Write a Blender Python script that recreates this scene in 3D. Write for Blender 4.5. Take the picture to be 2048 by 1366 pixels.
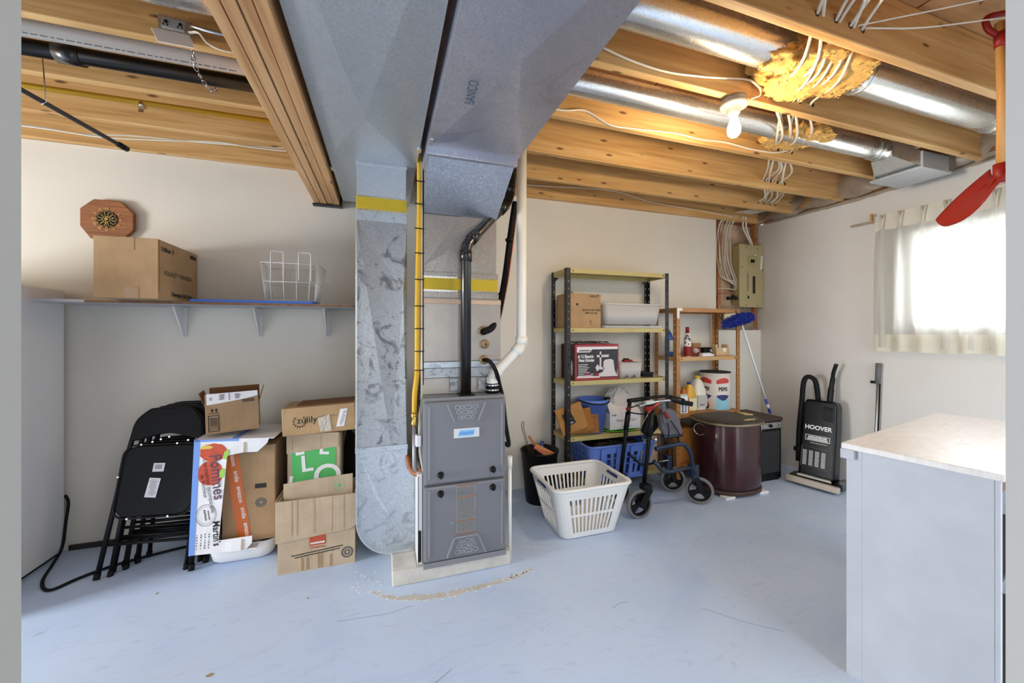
import bpy, bmesh, math, random
from mathutils import Matrix, Vector
random.seed(7)
R = math.radians
for o in list(bpy.data.objects): bpy.data.objects.remove(o, do_unlink=True)
scene = bpy.context.scene
COL = scene.collection

# ------------------------------------------------------------------ camera
EYE = 1.28; YAW = R(18.3); FPX = 770.0
cam = bpy.data.cameras.new('camera'); cam.sensor_width = 36.0
cam.lens = 36.0*FPX/2048.0; cam.shift_y = -18.0/2048.0; cam.clip_start = 0.02
co = bpy.data.objects.new('camera', cam); COL.objects.link(co)
co.location = (0, 0, EYE); co.rotation_euler = (R(90), 0, -YAW)
scene.camera = co
# ------------------------------------------------------------------ world, exposure
w = bpy.data.worlds.new('world'); scene.world = w; w.use_nodes = True
bgn = w.node_tree.nodes['Background']
# overcast sky above the horizon, darker ground below it
wt = w.node_tree; wtc = wt.nodes.new('ShaderNodeTexCoord'); wsx = wt.nodes.new('ShaderNodeSeparateXYZ'); wr_ = wt.nodes.new('ShaderNodeValToRGB')
wt.links.new(wtc.outputs['Generated'], wsx.inputs[0]); wmr = wt.nodes.new('ShaderNodeMapRange'); wmr.inputs['From Min'].default_value = -.15; wmr.inputs['From Max'].default_value = .05
wt.links.new(wsx.outputs['Z'], wmr.inputs['Value']); wt.links.new(wmr.outputs[0], wr_.inputs['Fac'])
wr_.color_ramp.elements[0].color = (.40, .42, .43, 1); wr_.color_ramp.elements[1].color = (.86, .93, 1.0, 1)
wt.links.new(wr_.outputs['Color'], bgn.inputs[0]); bgn.inputs[1].default_value = 2.0
vs = scene.view_settings
vs.view_transform = 'Standard'; vs.look = 'None'; vs.gamma = 1.0; vs.use_curve_mapping = False
vs.exposure = 1.06
# ------------------------------------------------------------------ large lights
def area(name, loc, target, sx, sy, energy, color=(1, 1, 1)):
    l = bpy.data.lights.new(name, 'AREA'); l.shape = 'RECTANGLE'; l.size = sx; l.size_y = sy
    l.energy = energy; l.color = color
    o = bpy.data.objects.new(name, l); COL.objects.link(o); o.location = loc
    o.rotation_euler = (Vector(target)-Vector(loc)).to_track_quat('-Z', 'Y').to_euler()
    return o
# added left light brightening the floor, then daylight through the small right window
area('added_left_light', (-4.75, 1.25, .95), (-1.5, 1.1, .0), 1.0, .9, 110, (0.93, 0.97, 1.0))
area('window_daylight', (4.6, 1.25, 1.95), (3.0, 1.4, 1.3), 1.6, 1.1, 60, (0.93, 0.97, 1.0))
BULB_W = 11.0; BULB_W2 = 2.5; BULB_COL = (1.0, 0.77, 0.48)

# ------------------------------------------------------------------ helpers
OFF = {}
def at(px, py, Y):
    u = (px-1024)/FPX; v = -(py-665)/FPX
    rx = u*math.cos(YAW)+math.sin(YAW); ry = -u*math.sin(YAW)+math.cos(YAW)
    t = Y/ry; return Vector((rx*t, Y, EYE+v*t))
def I(*a): return Matrix.Translation(Vector(a))
def RX(a): return Matrix.Rotation(R(a), 4, 'X')
def RY(a): return Matrix.Rotation(R(a), 4, 'Y')
def RZ(a): return Matrix.Rotation(R(a), 4, 'Z')
def FRONT(x, y, z): return I(x, y, z) @ RX(90)              # flat print on a face looking at -Y
def LEFTF(x, y, z): return I(x, y, z) @ RZ(-90) @ RX(90)    # on a face looking at -X
def RIGHTF(x, y, z): return I(x, y, z) @ RZ(90) @ RX(90)    # on a face looking at +X

class MB:
    def __init__(s): s.v = []; s.f = []; s.sm = []
    def add(s, vs, fs, smooth=False, M=None):
        b = len(s.v)
        for p in vs:
            p = Vector(p); s.v.append(M @ p if M is not None else p)
        for f in fs: s.f.append([b+i for i in f]); s.sm.append(smooth)
        return s
    def box(s, x0, x1, y0, y1, z0, z1, M=None):
        vs = [(x0,y0,z0),(x1,y0,z0),(x1,y1,z0),(x0,y1,z0),(x0,y0,z1),(x1,y0,z1),(x1,y1,z1),(x0,y1,z1)]
        return s.add(vs, [(3,2,1,0),(4,5,6,7),(0,1,5,4),(1,2,6,5),(2,3,7,6),(3,0,4,7)], False, M)
    def cbox(s, M, sx, sy, sz): return s.box(-sx/2, sx/2, -sy/2, sy/2, -sz/2, sz/2, M)
    def prism(s, poly, a, b, M=None):            # polygon in local XY, extruded along Z a..b
        n = len(poly)
        vs = [(x, y, a) for x, y in poly]+[(x, y, b) for x, y in poly]
        fs = [list(range(n))[::-1], list(range(n, 2*n))]+[(i, (i+1) % n, n+(i+1) % n, n+i) for i in range(n)]
        return s.add(vs, fs, False, M)
    def tube(s, pts, r, n=10, closed=False, M=None, sq=1.0):
        pts = [Vector(p) for p in pts]; N = len(pts)
        rr = r if isinstance(r, (list, tuple)) else [r]*N
        up = None; vs = []; prev = None
        for i, p in enumerate(pts):
            if closed: t = pts[(i+1) % N]-pts[i-1]
            else: t = pts[min(i+1, N-1)]-pts[max(i-1, 0)]
            t.normalize()
            if up is None:
                up = Vector((0, 0, 1)) if abs(t.z) < .9 else Vector((1, 0, 0))
            a = t.cross(up)
            if a.length < 1e-6: a = t.orthogonal()
            a.normalize(); b = a.cross(t); b.normalize(); up = b
            for k in range(n):
                q = 2*math.pi*k/n
                vs.append(p+a*(rr[i]*math.cos(q))+b*(rr[i]*sq*math.sin(q)))
        fs = []
        L = N if closed else N-1
        for i in range(L):
            j = (i+1) % N
            for k in range(n):
                k2 = (k+1) % n
                fs.append((i*n+k, j*n+k, j*n+k2, i*n+k2))
        s.add(vs, fs, True, M)
        if not closed:
            b = len(s.v)-len(vs)
            s.f.append([b+k for k in range(n)][::-1] if False else [b+k for k in range(n)]); s.sm.append(False)
            s.f.append([b+(N-1)*n+k for k in range(n)][::-1]); s.sm.append(False)
        return s
    def lathe(s, prof, c=(0, 0, 0), n=24, sx=1, sy=1, M=None, cap0=True, cap1=True, ex=None):
        vs = []
        for r, z in prof:
            for k in range(n):
                q = 2*math.pi*k/n; ca, sa = math.cos(q), math.sin(q)
                if ex:
                    ca = math.copysign(abs(ca)**ex, ca); sa = math.copysign(abs(sa)**ex, sa)
                vs.append((c[0]+r*sx*ca, c[1]+r*sy*sa, c[2]+z))
        fs = []
        for i in range(len(prof)-1):
            for k in range(n):
                k2 = (k+1) % n
                fs.append((i*n+k, i*n+k2, (i+1)*n+k2, (i+1)*n+k))
        b = len(s.v); s.add(vs, fs, True, M)
        if cap0: s.f.append([b+k for k in range(n)][::-1]); s.sm.append(False)
        if cap1: s.f.append([b+(len(prof)-1)*n+k for k in range(n)]); s.sm.append(False)
        return s
    def bar(s, p, q, w, h, up=(0, 0, 1)):        # rectangular bar from p to q
        p, q = Vector(p), Vector(q); d = q-p; L = d.length; d.normalize()
        up = Vector(up)
        if abs(d.dot(up)) > .95: up = Vector((0, 1, 0))
        a = d.cross(up).normalized(); b = a.cross(d).normalized()
        M = Matrix(((d.x, a.x, b.x, (p.x+q.x)/2), (d.y, a.y, b.y, (p.y+q.y)/2), (d.z, a.z, b.z, (p.z+q.z)/2), (0, 0, 0, 1)))
        return s.box(-L/2, L/2, -w/2, w/2, -h/2, h/2, M)
    def grid(s, fn, nu, nv, smooth=True, hole=None):
        b = len(s.v)
        for j in range(nv+1):
            for i in range(nu+1): s.v.append(Vector(fn(i/nu, j/nv)))
        for j in range(nv):
            for i in range(nu):
                if hole and hole(i, j): continue
                a = b+j*(nu+1)+i
                s.f.append([a, a+1, a+nu+2, a+nu+1]); s.sm.append(smooth)
        return s
    def obj(s, name, mat, parent=None, bev=0, solid=0, smooth=None, world=None, sub=0, seg=2, offs=0):
        off = Vector((0, 0, 0))
        if parent is not None and parent.name in OFF: off = OFF[parent.name]
        me = bpy.data.meshes.new(name)
        me.from_pydata([tuple(p-off) for p in s.v], [], s.f)
        sm = s.sm if smooth is None else [smooth]*len(s.f)
        me.polygons.foreach_set('use_smooth', sm)
        me.update()
        bm = bmesh.new(); bm.from_mesh(me); bmesh.ops.recalc_face_normals(bm, faces=bm.faces); bm.to_mesh(me); bm.free()
        me.materials.append(mat)
        o = bpy.data.objects.new(name, me); COL.objects.link(o)
        if parent is not None:
            o.parent = parent
            if parent.name in OFF: OFF[o.name] = off
        if solid:
            m = o.modifiers.new('thick', 'SOLIDIFY'); m.thickness = solid; m.offset = offs
        if bev:
            m = o.modifiers.new('bevel', 'BEVEL'); m.width = bev; m.segments = seg; m.limit_method = 'ANGLE'; m.angle_limit = R(40)
        if sub:
            m = o.modifiers.new('sub', 'SUBSURF'); m.levels = sub; m.render_levels = sub
        return o

def tag(o, label, cat, group=None):
    o['label'] = label; o['category'] = cat
    if group: o['group'] = group
    return o
def thing(name, label, cat, loc=(0, 0, 0), rotz=0, group=None, world=True):
    o = bpy.data.objects.new(name, None); COL.objects.link(o); o.empty_display_size = .05
    o.location = loc; o.rotation_euler = (0, 0, R(rotz)); tag(o, label, cat, group)
    if world: OFF[o.name] = Vector(loc)          # parts are given in room coordinates
    return o
ORD = ['leftmost', 'second from the left', 'third from the left', 'fourth from the left', 'fifth from the left', 'sixth from the left', 'seventh from the left', 'eighth from the left', 'ninth from the left']
def struct(o): o['kind'] = 'structure'; return o
def copy_tree(o, parent=None):
    c = o.copy(); COL.objects.link(c); c.parent = parent
    if o.name in OFF: OFF[c.name] = OFF[o.name]
    for ch in [x for x in bpy.data.objects if x.parent == o]: copy_tree(ch, c)
    return c
def rrect(w, h, r, n=5, cx=0, cy=0):
    P = []
    for qx, qy, a in ((1, 1, 0), (-1, 1, 90), (-1, -1, 180), (1, -1, 270)):
        for k in range(n+1):
            t = R(a+90*k/n)
            P.append((cx+qx*(w/2-r)+r*math.cos(t), cy+qy*(h/2-r)+r*math.sin(t)))
    return P
def circ(r, n=24, cx=0, cy=0, sx=1, sy=1): return [(cx+r*sx*math.cos(2*math.pi*k/n), cy+r*sy*math.sin(2*math.pi*k/n)) for k in range(n)]
def decal(parent, name, mat, M, polys, t=.0008, lift=.0004):
    b = MB()
    for p in polys: b.prism(p, lift, lift+t, M)
    return b.obj(name, mat, parent)
def ringpoly(b, r0, r1, M, n=28, sx=1, sy=1, cx=0, cy=0, z=.001):
    vs = []; fs = []
    for k in range(n):
        q = 2*math.pi*k/n
        vs += [(cx+r0*sx*math.cos(q), cy+r0*sy*math.sin(q), z), (cx+r1*sx*math.cos(q), cy+r1*sy*math.sin(q), z)]
    for k in range(n):
        a = 2*k; c = 2*((k+1) % n); fs.append((a, a+1, c+1, c))
    b.add(vs, fs, False, M)
def rect(x0, x1, y0, y1): return [(x0, y0), (x1, y0), (x1, y1), (x0, y1)]
def text(parent, s, M, size, mat, name='lettering', align='CENTER', shear=0, lift=.0012, sx=1.0, space=1.0, bold=0):
    cu = bpy.data.curves.new('t', 'FONT'); cu.body = s; cu.size = size; cu.align_x = align; cu.align_y = 'CENTER'
    cu.shear = shear; cu.space_character = space; cu.resolution_u = 4; cu.offset = bold
    to = bpy.data.objects.new('t', cu); COL.objects.link(to)
    dg = bpy.context.evaluated_depsgraph_get()
    me = bpy.data.meshes.new_from_object(to.evaluated_get(dg))
    bpy.data.objects.remove(to, do_unlink=True); bpy.data.curves.remove(cu)
    off = OFF.get(parent.name, Vector((0, 0, 0)))
    me.transform(I(*(-off)) @ M @ I(0, 0, lift) @ Matrix.Diagonal((sx, 1, 1, 1)))
    me.materials.clear(); me.materials.append(mat); me.name = name
    o = bpy.data.objects.new(name, me); COL.objects.link(o); o.parent = parent
    if parent.name in OFF: OFF[o.name] = off
    return o
def blurred_word(parent, M, w_, h_, m, seed=1, name='print'):      # lettering too small to read in the photograph
    rg = random.Random(seed); b = MB(); x = -w_/2
    while x < w_/2-h_*.2:
        L_ = h_*rg.uniform(.25, .6); b.prism(rect(x, min(x+L_, w_/2), -h_/2*rg.uniform(.6, 1), h_/2*rg.uniform(.6, 1)), .0004, .001, M); x += L_+h_*.14
    o = b.obj(name, m, parent); o['kind'] = 'stuff'; return o
def arc(c, r, a0, a1, n=8, plane='xz'):
    P = []
    for k in range(n+1):
        q = R(a0+(a1-a0)*k/n); u, v = r*math.cos(q), r*math.sin(q)
        P.append(Vector(c)+(Vector((u, 0, v)) if plane == 'xz' else Vector((0, u, v)) if plane == 'yz' else Vector((u, v, 0))))
    return P
def bend(pts, r=.04, n=5):                       # polyline with rounded corners
    pts = [Vector(p) for p in pts]; out = [pts[0]]
    for i in range(1, len(pts)-1):
        a, b, c = pts[i-1], pts[i], pts[i+1]
        d0 = (a-b); d1 = (c-b); k = min(r, d0.length*.45, d1.length*.45)
        p0 = b+d0.normalized()*k; p1 = b+d1.normalized()*k
        for j in range(n+1):
            t = j/n; out.append(p0*(1-t)**2+b*2*t*(1-t)+p1*t*t)
    out.append(pts[-1]); return out
def smoothpath(pts, n=6):                        # Catmull-Rom
    P = [Vector(p) for p in pts]; P = [P[0]*2-P[1]]+P+[P[-1]*2-P[-2]]; out = []
    for i in range(1, len(P)-2):
        for k in range(n):
            t = k/n; a, b, c, d = P[i-1], P[i], P[i+1], P[i+2]
            out.append(.5*((2*b)+(c-a)*t+(2*a-5*b+4*c-d)*t*t+(3*b-a-3*c+d)*t**3))
    out.append(P[-2]); return out

# ------------------------------------------------------------------ materials
def srgb(r, g, b):
    f = lambda c: (c/255/12.92) if c <= 10.3 else ((c/255+.055)/1.055)**2.4
    return (f(r), f(g), f(b), 1)
MC = {}
def nm(name):
    m = bpy.data.materials.new(name); m.use_nodes = True; nt = m.node_tree
    return m, nt, nt.nodes['Principled BSDF']
def mat(name, rgb, rough=.6, metal=0, spec=.5, bump=0, bscale=60, var=0, vscale=8, emit=0, coat=0, alpha=1):
    if name in MC: return MC[name]
    m, nt, b = nm(name); N = nt.nodes.new; L = nt.links.new
    c = srgb(*rgb); b.inputs['Base Color'].default_value = c; b.inputs['Roughness'].default_value = rough
    b.inputs['Metallic'].default_value = metal; b.inputs['Specular IOR Level'].default_value = spec
    b.inputs['Coat Weight'].default_value = coat
    if var or bump:
        tc = N('ShaderNodeTexCoord'); no = N('ShaderNodeTexNoise'); no.inputs['Scale'].default_value = vscale; no.inputs['Detail'].default_value = 5
        L(tc.outputs['Object'], no.inputs['Vector'])
        if var:
            r = N('ShaderNodeValToRGB'); r.color_ramp.elements[0].position = .3; r.color_ramp.elements[1].position = .7
            r.color_ramp.elements[0].color = tuple(x*(1-var) for x in c[:3])+(1,); r.color_ramp.elements[1].color = tuple(min(1, x*(1+var)) for x in c[:3])+(1,)
            L(no.outputs['Fac'], r.inputs['Fac']); L(r.outputs['Color'], b.inputs['Base Color'])
        if bump:
            n2 = N('ShaderNodeTexNoise'); n2.inputs['Scale'].default_value = bscale; n2.inputs['Detail'].default_value = 4
            L(tc.outputs['Object'], n2.inputs['Vector'])
            bp = N('ShaderNodeBump'); bp.inputs['Strength'].default_value = bump; bp.inputs['Distance'].default_value = .01
            L(n2.outputs['Fac'], bp.inputs['Height']); L(bp.outputs['Normal'], b.inputs['Normal'])
    if emit:
        b.inputs['Emission Color'].default_value = c; b.inputs['Emission Strength'].default_value = emit
    MC[name] = m; return m

def ramp(nt, fac, stops):
    r = nt.nodes.new('ShaderNodeValToRGB'); e = r.color_ramp.elements
    while len(e) < len(stops): e.new(.5)
    for el, (p, c) in zip(e, stops): el.position = p; el.color = c
    nt.links.new(fac, r.inputs['Fac']); return r.outputs['Color']
def mixc(nt, fac, a, b, mode='MIX'):
    m = nt.nodes.new('ShaderNodeMix'); m.data_type = 'RGBA'; m.blend_type = mode
    if isinstance(fac, (int, float)): m.inputs['Factor'].default_value = fac
    else: nt.links.new(fac, m.inputs['Factor'])
    for i, x in ((6, a), (7, b)):
        if isinstance(x, tuple): m.inputs[i].default_value = x
        else: nt.links.new(x, m.inputs[i])
    return m.outputs[2]
def coords(nt, scale=(1, 1, 1), rnd=False):
    tc = nt.nodes.new('ShaderNodeTexCoord'); mp = nt.nodes.new('ShaderNodeMapping'); mp.inputs['Scale'].default_value = scale
    nt.links.new(tc.outputs['Object'], mp.inputs['Vector'])
    if rnd:
        oi = nt.nodes.new('ShaderNodeObjectInfo'); cb = nt.nodes.new('ShaderNodeVectorMath'); cb.operation = 'SCALE'
        cb.inputs[0].default_value = (7.3, 3.1, 9.7); nt.links.new(oi.outputs['Random'], cb.inputs['Scale'])
        nt.links.new(cb.outputs[0], mp.inputs['Location'])
    return mp.outputs['Vector']
def noise(nt, vec, scale, detail=5, rough=.55, dist=0):
    n = nt.nodes.new('ShaderNodeTexNoise'); n.inputs['Scale'].default_value = scale; n.inputs['Detail'].default_value = detail
    n.inputs['Roughness'].default_value = rough; n.inputs['Distortion'].default_value = dist
    nt.links.new(vec, n.inputs['Vector']); return n.outputs['Fac']
def voro(nt, vec, scale, out='Distance', feat='F1'):
    n = nt.nodes.new('ShaderNodeTexVoronoi'); n.feature = feat; n.inputs['Scale'].default_value = scale
    nt.links.new(vec, n.inputs['Vector']); return n.outputs[out]
def bumpn(nt, b, h, strength=.3, dist=.01):
    bp = nt.nodes.new('ShaderNodeBump'); bp.inputs['Strength'].default_value = strength; bp.inputs['Distance'].default_value = dist
    nt.links.new(h, bp.inputs['Height']); nt.links.new(bp.outputs['Normal'], b.inputs['Normal'])

def wood(name, dark, mid, light, axis='x', rough=.6, knots=True, gs=1.0):
    m, nt, b = nm(name)
    sc = {'x': (1.2, 26, 26), 'y': (26, 1.2, 26), 'z': (26, 26, 1.2)}[axis]
    v = coords(nt, tuple(q*gs for q in sc), True)
    g = noise(nt, v, 1.0, 6, .6, .6)
    c = ramp(nt, g, [(.28, srgb(*dark)), (.5, srgb(*mid)), (.72, srgb(*light))])
    v2 = coords(nt, (1.1, 1.1, 1.1), True); big = noise(nt, v2, 1.3, 3)
    c = mixc(nt, ramp(nt, big, [(.35, (0, 0, 0, 1)), (.7, (.25, .25, .25, 1))]), c, srgb(*dark))
    if knots:
        ks = {'x': (4.6, 15, 15), 'y': (15, 4.6, 15), 'z': (15, 15, 4.6)}[axis]
        kv = coords(nt, ks, True); k = voro(nt, kv, 1.0)
        c = mixc(nt, ramp(nt, k, [(.07, (.85, .85, .85, 1)), (.15, (0, 0, 0, 1))]), c, srgb(74, 40, 14))
    nt.links.new(c, b.inputs['Base Color']); b.inputs['Roughness'].default_value = rough
    bumpn(nt, b, g, .15, .004)
    return m
def galv(name, a, bb, rough=.36, metal=.9, spangle=130, stain=None, stain_amt=.6, sscale=3.0):
    m, nt, b = nm(name)
    v = coords(nt)
    sp = noise(nt, v, spangle*.5, 4, .6, 2.6)
    c = ramp(nt, sp, [(.36, srgb(*a)), (.52, tuple((x+y)/2 for x, y in zip(srgb(*a), srgb(*bb)))), (.66, srgb(*bb))])
    big = noise(nt, v, 2.3, 6, .6, .8)
    c = mixc(nt, ramp(nt, big, [(.4, (0, 0, 0, 1)), (.62, (.5, .5, .5, 1))]), c, srgb(*a))
    if stain:
        s = noise(nt, v, sscale, 7, .65, 1.6)
        c = mixc(nt, ramp(nt, s, [(.53, (0, 0, 0, 1)), (.62, (stain_amt,)*3+(1,))]), c, srgb(*stain))
    nt.links.new(c, b.inputs['Base Color']); b.inputs['Metallic'].default_value = metal
    r = ramp(nt, sp, [(.3, (rough+.06,)*3+(1,)), (.7, (rough-.04,)*3+(1,))]); nt.links.new(r, b.inputs['Roughness'])
    bumpn(nt, b, big, .12, .02)
    return m
def cardboard(name, rgb, lines=0.0):
    m, nt, b = nm(name); v = coords(nt)
    n1 = noise(nt, v, 9, 5); n2 = noise(nt, coords(nt, (160, 160, 4)), 1, 3)
    c = srgb(*rgb)
    col = ramp(nt, n1, [(.3, tuple(x*.86 for x in c[:3])+(1,)), (.7, tuple(min(1, x*1.08) for x in c[:3])+(1,))])
    col = mixc(nt, ramp(nt, n2, [(.4, (0, 0, 0, 1)), (.75, (.3+lines, .3+lines, .3+lines, 1))]), col, tuple(x*.8 for x in c[:3])+(1,))
    nt.links.new(col, b.inputs['Base Color']); b.inputs['Roughness'].default_value = .82; b.inputs['Specular IOR Level'].default_value = .25
    bumpn(nt, b, n2, .12+lines*.4, .004)
    return m
def glassy(name, rgb, transp=.6, rough=.15):
    m, nt, b = nm(name); nt.nodes.remove(b); out = [n for n in nt.nodes if n.type == 'OUTPUT_MATERIAL'][0]
    N = nt.nodes.new; L = nt.links.new
    t = N('ShaderNodeBsdfTransparent'); t.inputs[0].default_value = srgb(*rgb)
    d = N('ShaderNodeBsdfPrincipled'); d.inputs['Base Color'].default_value = srgb(*rgb); d.inputs['Roughness'].default_value = rough
    mx = N('ShaderNodeMixShader'); mx.inputs[0].default_value = 1-transp
    L(t.outputs[0], mx.inputs[1]); L(d.outputs[0], mx.inputs[2]); L(mx.outputs[0], out.inputs[0]); return m
def sheer(name, rgb, transp=.3, trans=.5):
    m, nt, b = nm(name); nt.nodes.remove(b); out = [n for n in nt.nodes if n.type == 'OUTPUT_MATERIAL'][0]
    N = nt.nodes.new; L = nt.links.new
    t = N('ShaderNodeBsdfTransparent'); tl = N('ShaderNodeBsdfTranslucent'); tl.inputs[0].default_value = srgb(*rgb)
    d = N('ShaderNodeBsdfDiffuse'); d.inputs[0].default_value = srgb(*rgb)
    m1 = N('ShaderNodeMixShader'); m1.inputs[0].default_value = trans; L(d.outputs[0], m1.inputs[1]); L(tl.outputs[0], m1.inputs[2])
    m2 = N('ShaderNodeMixShader'); m2.inputs[0].default_value = 1-transp; L(t.outputs[0], m2.inputs[1]); L(m1.outputs[0], m2.inputs[2])
    L(m2.outputs[0], out.inputs[0]); return m

def floor_mat():
    m, nt, b = nm('blue_floor_paint'); v = coords(nt)
    n = noise(nt, v, 1.6, 7, .6, .5)
    c = ramp(nt, n, [(.3, srgb(178, 198, 230)), (.5, srgb(192, 210, 237)), (.72, srgb(198, 213, 236))])
    big = noise(nt, v, .7, 4)
    c = mixc(nt, ramp(nt, big, [(.45, (0, 0, 0, 1)), (.7, (.55, .55, .55, 1))]), c, srgb(198, 209, 224))
    sc = noise(nt, coords(nt, (2.0, 7.5, 1)), 2.2, 8, .72, 2.2)          # dark drag scuffs
    c = mixc(nt, ramp(nt, sc, [(.55, (0, 0, 0, 1)), (.72, (.45, .45, .45, 1))]), c, srgb(152, 164, 182))
    sp = noise(nt, v, 9, 4, .5)
    c = mixc(nt, ramp(nt, sp, [(.72, (0, 0, 0, 1)), (.76, (.5, .5, .5, 1))]), c, srgb(150, 158, 170))
    nt.links.new(c, b.inputs['Base Color'])
    r = ramp(nt, n, [(.3, (.36,)*3+(1,)), (.7, (.52,)*3+(1,))]); nt.links.new(r, b.inputs['Roughness'])
    b.inputs['Specular IOR Level'].default_value = .45
    bumpn(nt, b, noise(nt, v, 30, 6), .06, .01)
    return m
def wall_mat(name, rgb):
    m, nt, b = nm(name); v = coords(nt); c = srgb(*rgb)
    n = noise(nt, v, 1.2, 5)
    col = ramp(nt, n, [(.35, tuple(x*.93 for x in c[:3])+(1,)), (.65, c)])
    s = noise(nt, v, 14, 3, .5)
    col = mixc(nt, ramp(nt, s, [(.76, (0, 0, 0, 1)), (.79, (.4, .4, .4, 1))]), col, tuple(x*.55 for x in c[:3])+(1,))
    nt.links.new(col, b.inputs['Base Color']); b.inputs['Roughness'].default_value = .75; b.inputs['Specular IOR Level'].default_value = .3
    bumpn(nt, b, noise(nt, v, 45, 4), .05, .01); return m

M_floor = floor_mat()
M_wall = wall_mat('cream_wall_paint', (220, 214, 202))
M_wallr = wall_mat('warm_white_wall_paint', (208, 203, 196))
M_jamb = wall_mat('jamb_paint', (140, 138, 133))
M_joist = wood('joist_pine', (168, 124, 68), (202, 158, 98), (222, 184, 126), 'x')
M_beam = wood('beam_fir', (160, 112, 70), (196, 150, 102), (216, 178, 132), 'y')
M_ply = wood('subfloor_ply', (138, 96, 54), (176, 130, 80), (198, 152, 100), 'x', knots=False, gs=.6)
M_stud = wood('stud_wood', (120, 70, 36), (160, 104, 60), (184, 130, 84), 'z')
M_duct = galv('galvanised_trunk', (186, 192, 198), (212, 217, 222), .42, metal=.75)
M_duct2 = galv('galvanised_supply', (178, 180, 192), (208, 210, 222), .36, metal=.8, stain=(142, 142, 160), stain_amt=.5, sscale=2.0)
M_riser = galv('galvanised_riser', (150, 151, 153), (182, 184, 187), .42, metal=.75, stain=(92, 93, 96), stain_amt=.8, sscale=7.0)
M_boot = galv('galvanised_boot', (168, 174, 180), (198, 204, 210), .42, metal=.7, stain=(132, 138, 144), stain_amt=.6, sscale=9.0)
M_plen = galv('dull_plenum_steel', (142, 136, 130), (176, 168, 160), .45, metal=.7)
M_pipe = galv('round_pipe_steel', (206, 206, 203), (224, 224, 221), .24)
M_coil = mat('coil_case_steel', (164, 156, 148), .45, .65, var=.08)
M_yel = mat('yellow_flex_collar', (196, 168, 30), .65, bump=.3, bscale=30)
M_blk = mat('black_plastic', (12, 12, 13), .45, spec=.25)
M_rub = mat('black_rubber', (16, 16, 17), .65, spec=.2)
M_abs = mat('black_abs_pipe', (20, 19, 19), .3, coat=.3)
M_pvc = mat('white_pvc', (234, 231, 222), .35)
M_gas = mat('yellow_gas_line', (206, 160, 30), .5)
M_white = mat('white_enamel', (222, 222, 222), .35)
M_cab = mat('white_cabinet_paint', (178, 181, 188), .5, var=.05, bump=.05)
M_furn = mat('grey_furnace_paint', (130, 130, 134), .42, .2)
M_furn2 = mat('furnace_panel_paint', (115, 115, 120), .42, .15)
M_card = cardboard('brown_cardboard', (178, 146, 108))
M_card2 = cardboard('pale_cardboard', (186, 164, 138), .15)
M_card3 = cardboard('grey_brown_cardboard', (160, 130, 98))
M_cardd = cardboard('dark_cardboard', (118, 80, 48))
M_ink = mat('black_ink', (34, 32, 32), .8)
M_inkg = mat('grey_ink', (92, 88, 84), .8)
M_paper = mat('white_paper', (228, 226, 228), .7)
M_cable = mat('white_cable', (214, 204, 186), .5)
M_ins = mat('yellow_fibreglass', (196, 154, 84), .95, bump=1.0, bscale=35, var=.3, vscale=14)
M_insb = mat('brown_batt', (150, 112, 70), .95, bump=.8, bscale=25, var=.3, vscale=10)
M_poly = glassy('vapour_plastic', (206, 192, 172), .66, .3)
M_steel = mat('shelf_black_steel', (18, 18, 19), .45, .2)
M_tan = mat('shelf_tan_enamel', (186, 170, 112), .5, .1, var=.06)
M_brown = mat('shelf_brown_enamel', (168, 118, 66), .5, .1, var=.08)
M_red = mat('red_plastic', (134, 28, 22), .45, spec=.3)
M_blue = mat('blue_plastic', (92, 122, 202), .4)
M_chrome = mat('chrome', (205, 205, 208), .2, 1)
M_brass = mat('brass', (196, 160, 80), .35, .9)
M_conc = mat('bare_concrete', (196, 191, 182), .85, bump=.25, bscale=30, var=.12, vscale=12)
# ================================================================== THE SETTING
BY, RXW, HC = 2.97, 3.69, 2.39
fl = struct(MB().box(-4.2, RXW+.1, -1.6, BY+.1, -.12, 0).obj('floor', M_floor))
# bare, flaked strip in the paint in front of the furnace pad
rnd = random.Random(3)
cl = [(-.06, 2.02), (-.01, 1.965), (.07, 1.925), (.18, 1.895), (.30, 1.88), (.42, 1.885), (.56, 1.895), (.66, 1.905), (.745, 1.93)]
up, dn = [], []
for i in range(60):
    t = i/59*(len(cl)-1); k = min(int(t), len(cl)-2); f = t-k
    x = cl[k][0]*(1-f)+cl[k+1][0]*f; y = cl[k][1]*(1-f)+cl[k+1][1]*f
    wd = (.007+.014*math.sin(math.pi*min(1, i/59*1.05)))*(.5+.9*rnd.random())
    up.append((x+rnd.uniform(-.004, .004), y+wd)); dn.append((x+rnd.uniform(-.004, .004), y-wd*.7))
b = MB()
for i in range(59): b.prism([dn[i], dn[i+1], up[i+1], up[i]], .0003, .0012)
b.obj('bare_patch', M_conc, fl)
b = MB()
for i in range(190):
    if i < 80: x, y = rnd.uniform(.58, .77), 0; y = 1.90+(x-.58)*.18+rnd.uniform(-.006, .02)
    elif i < 150:
        k = rnd.randrange(59); x, y = (up if rnd.random() < .5 else dn)[k]; x += rnd.uniform(-.01, .01); y += rnd.uniform(-.006, .006)
    elif i < 176: x = rnd.uniform(-.16, .0); y = rnd.uniform(2.0, 2.22)
    else: x = rnd.uniform(.64, .8); y = rnd.uniform(1.97, 2.2)
    s = rnd.uniform(.002, .008); n = 6
    b.prism([(x+s*rnd.uniform(.5, 1.2)*math.cos(k*6.283/n), y+s*rnd.uniform(.4, 1)*math.sin(k*6.283/n)) for k in range(n)], .0004, .0018)
b.obj('paint_flakes', mat('flake_white', (226, 224, 220), .8), fl)['kind'] = 'stuff'
M_rust = mat('rust_stain', (158, 140, 108), .7)
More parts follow.
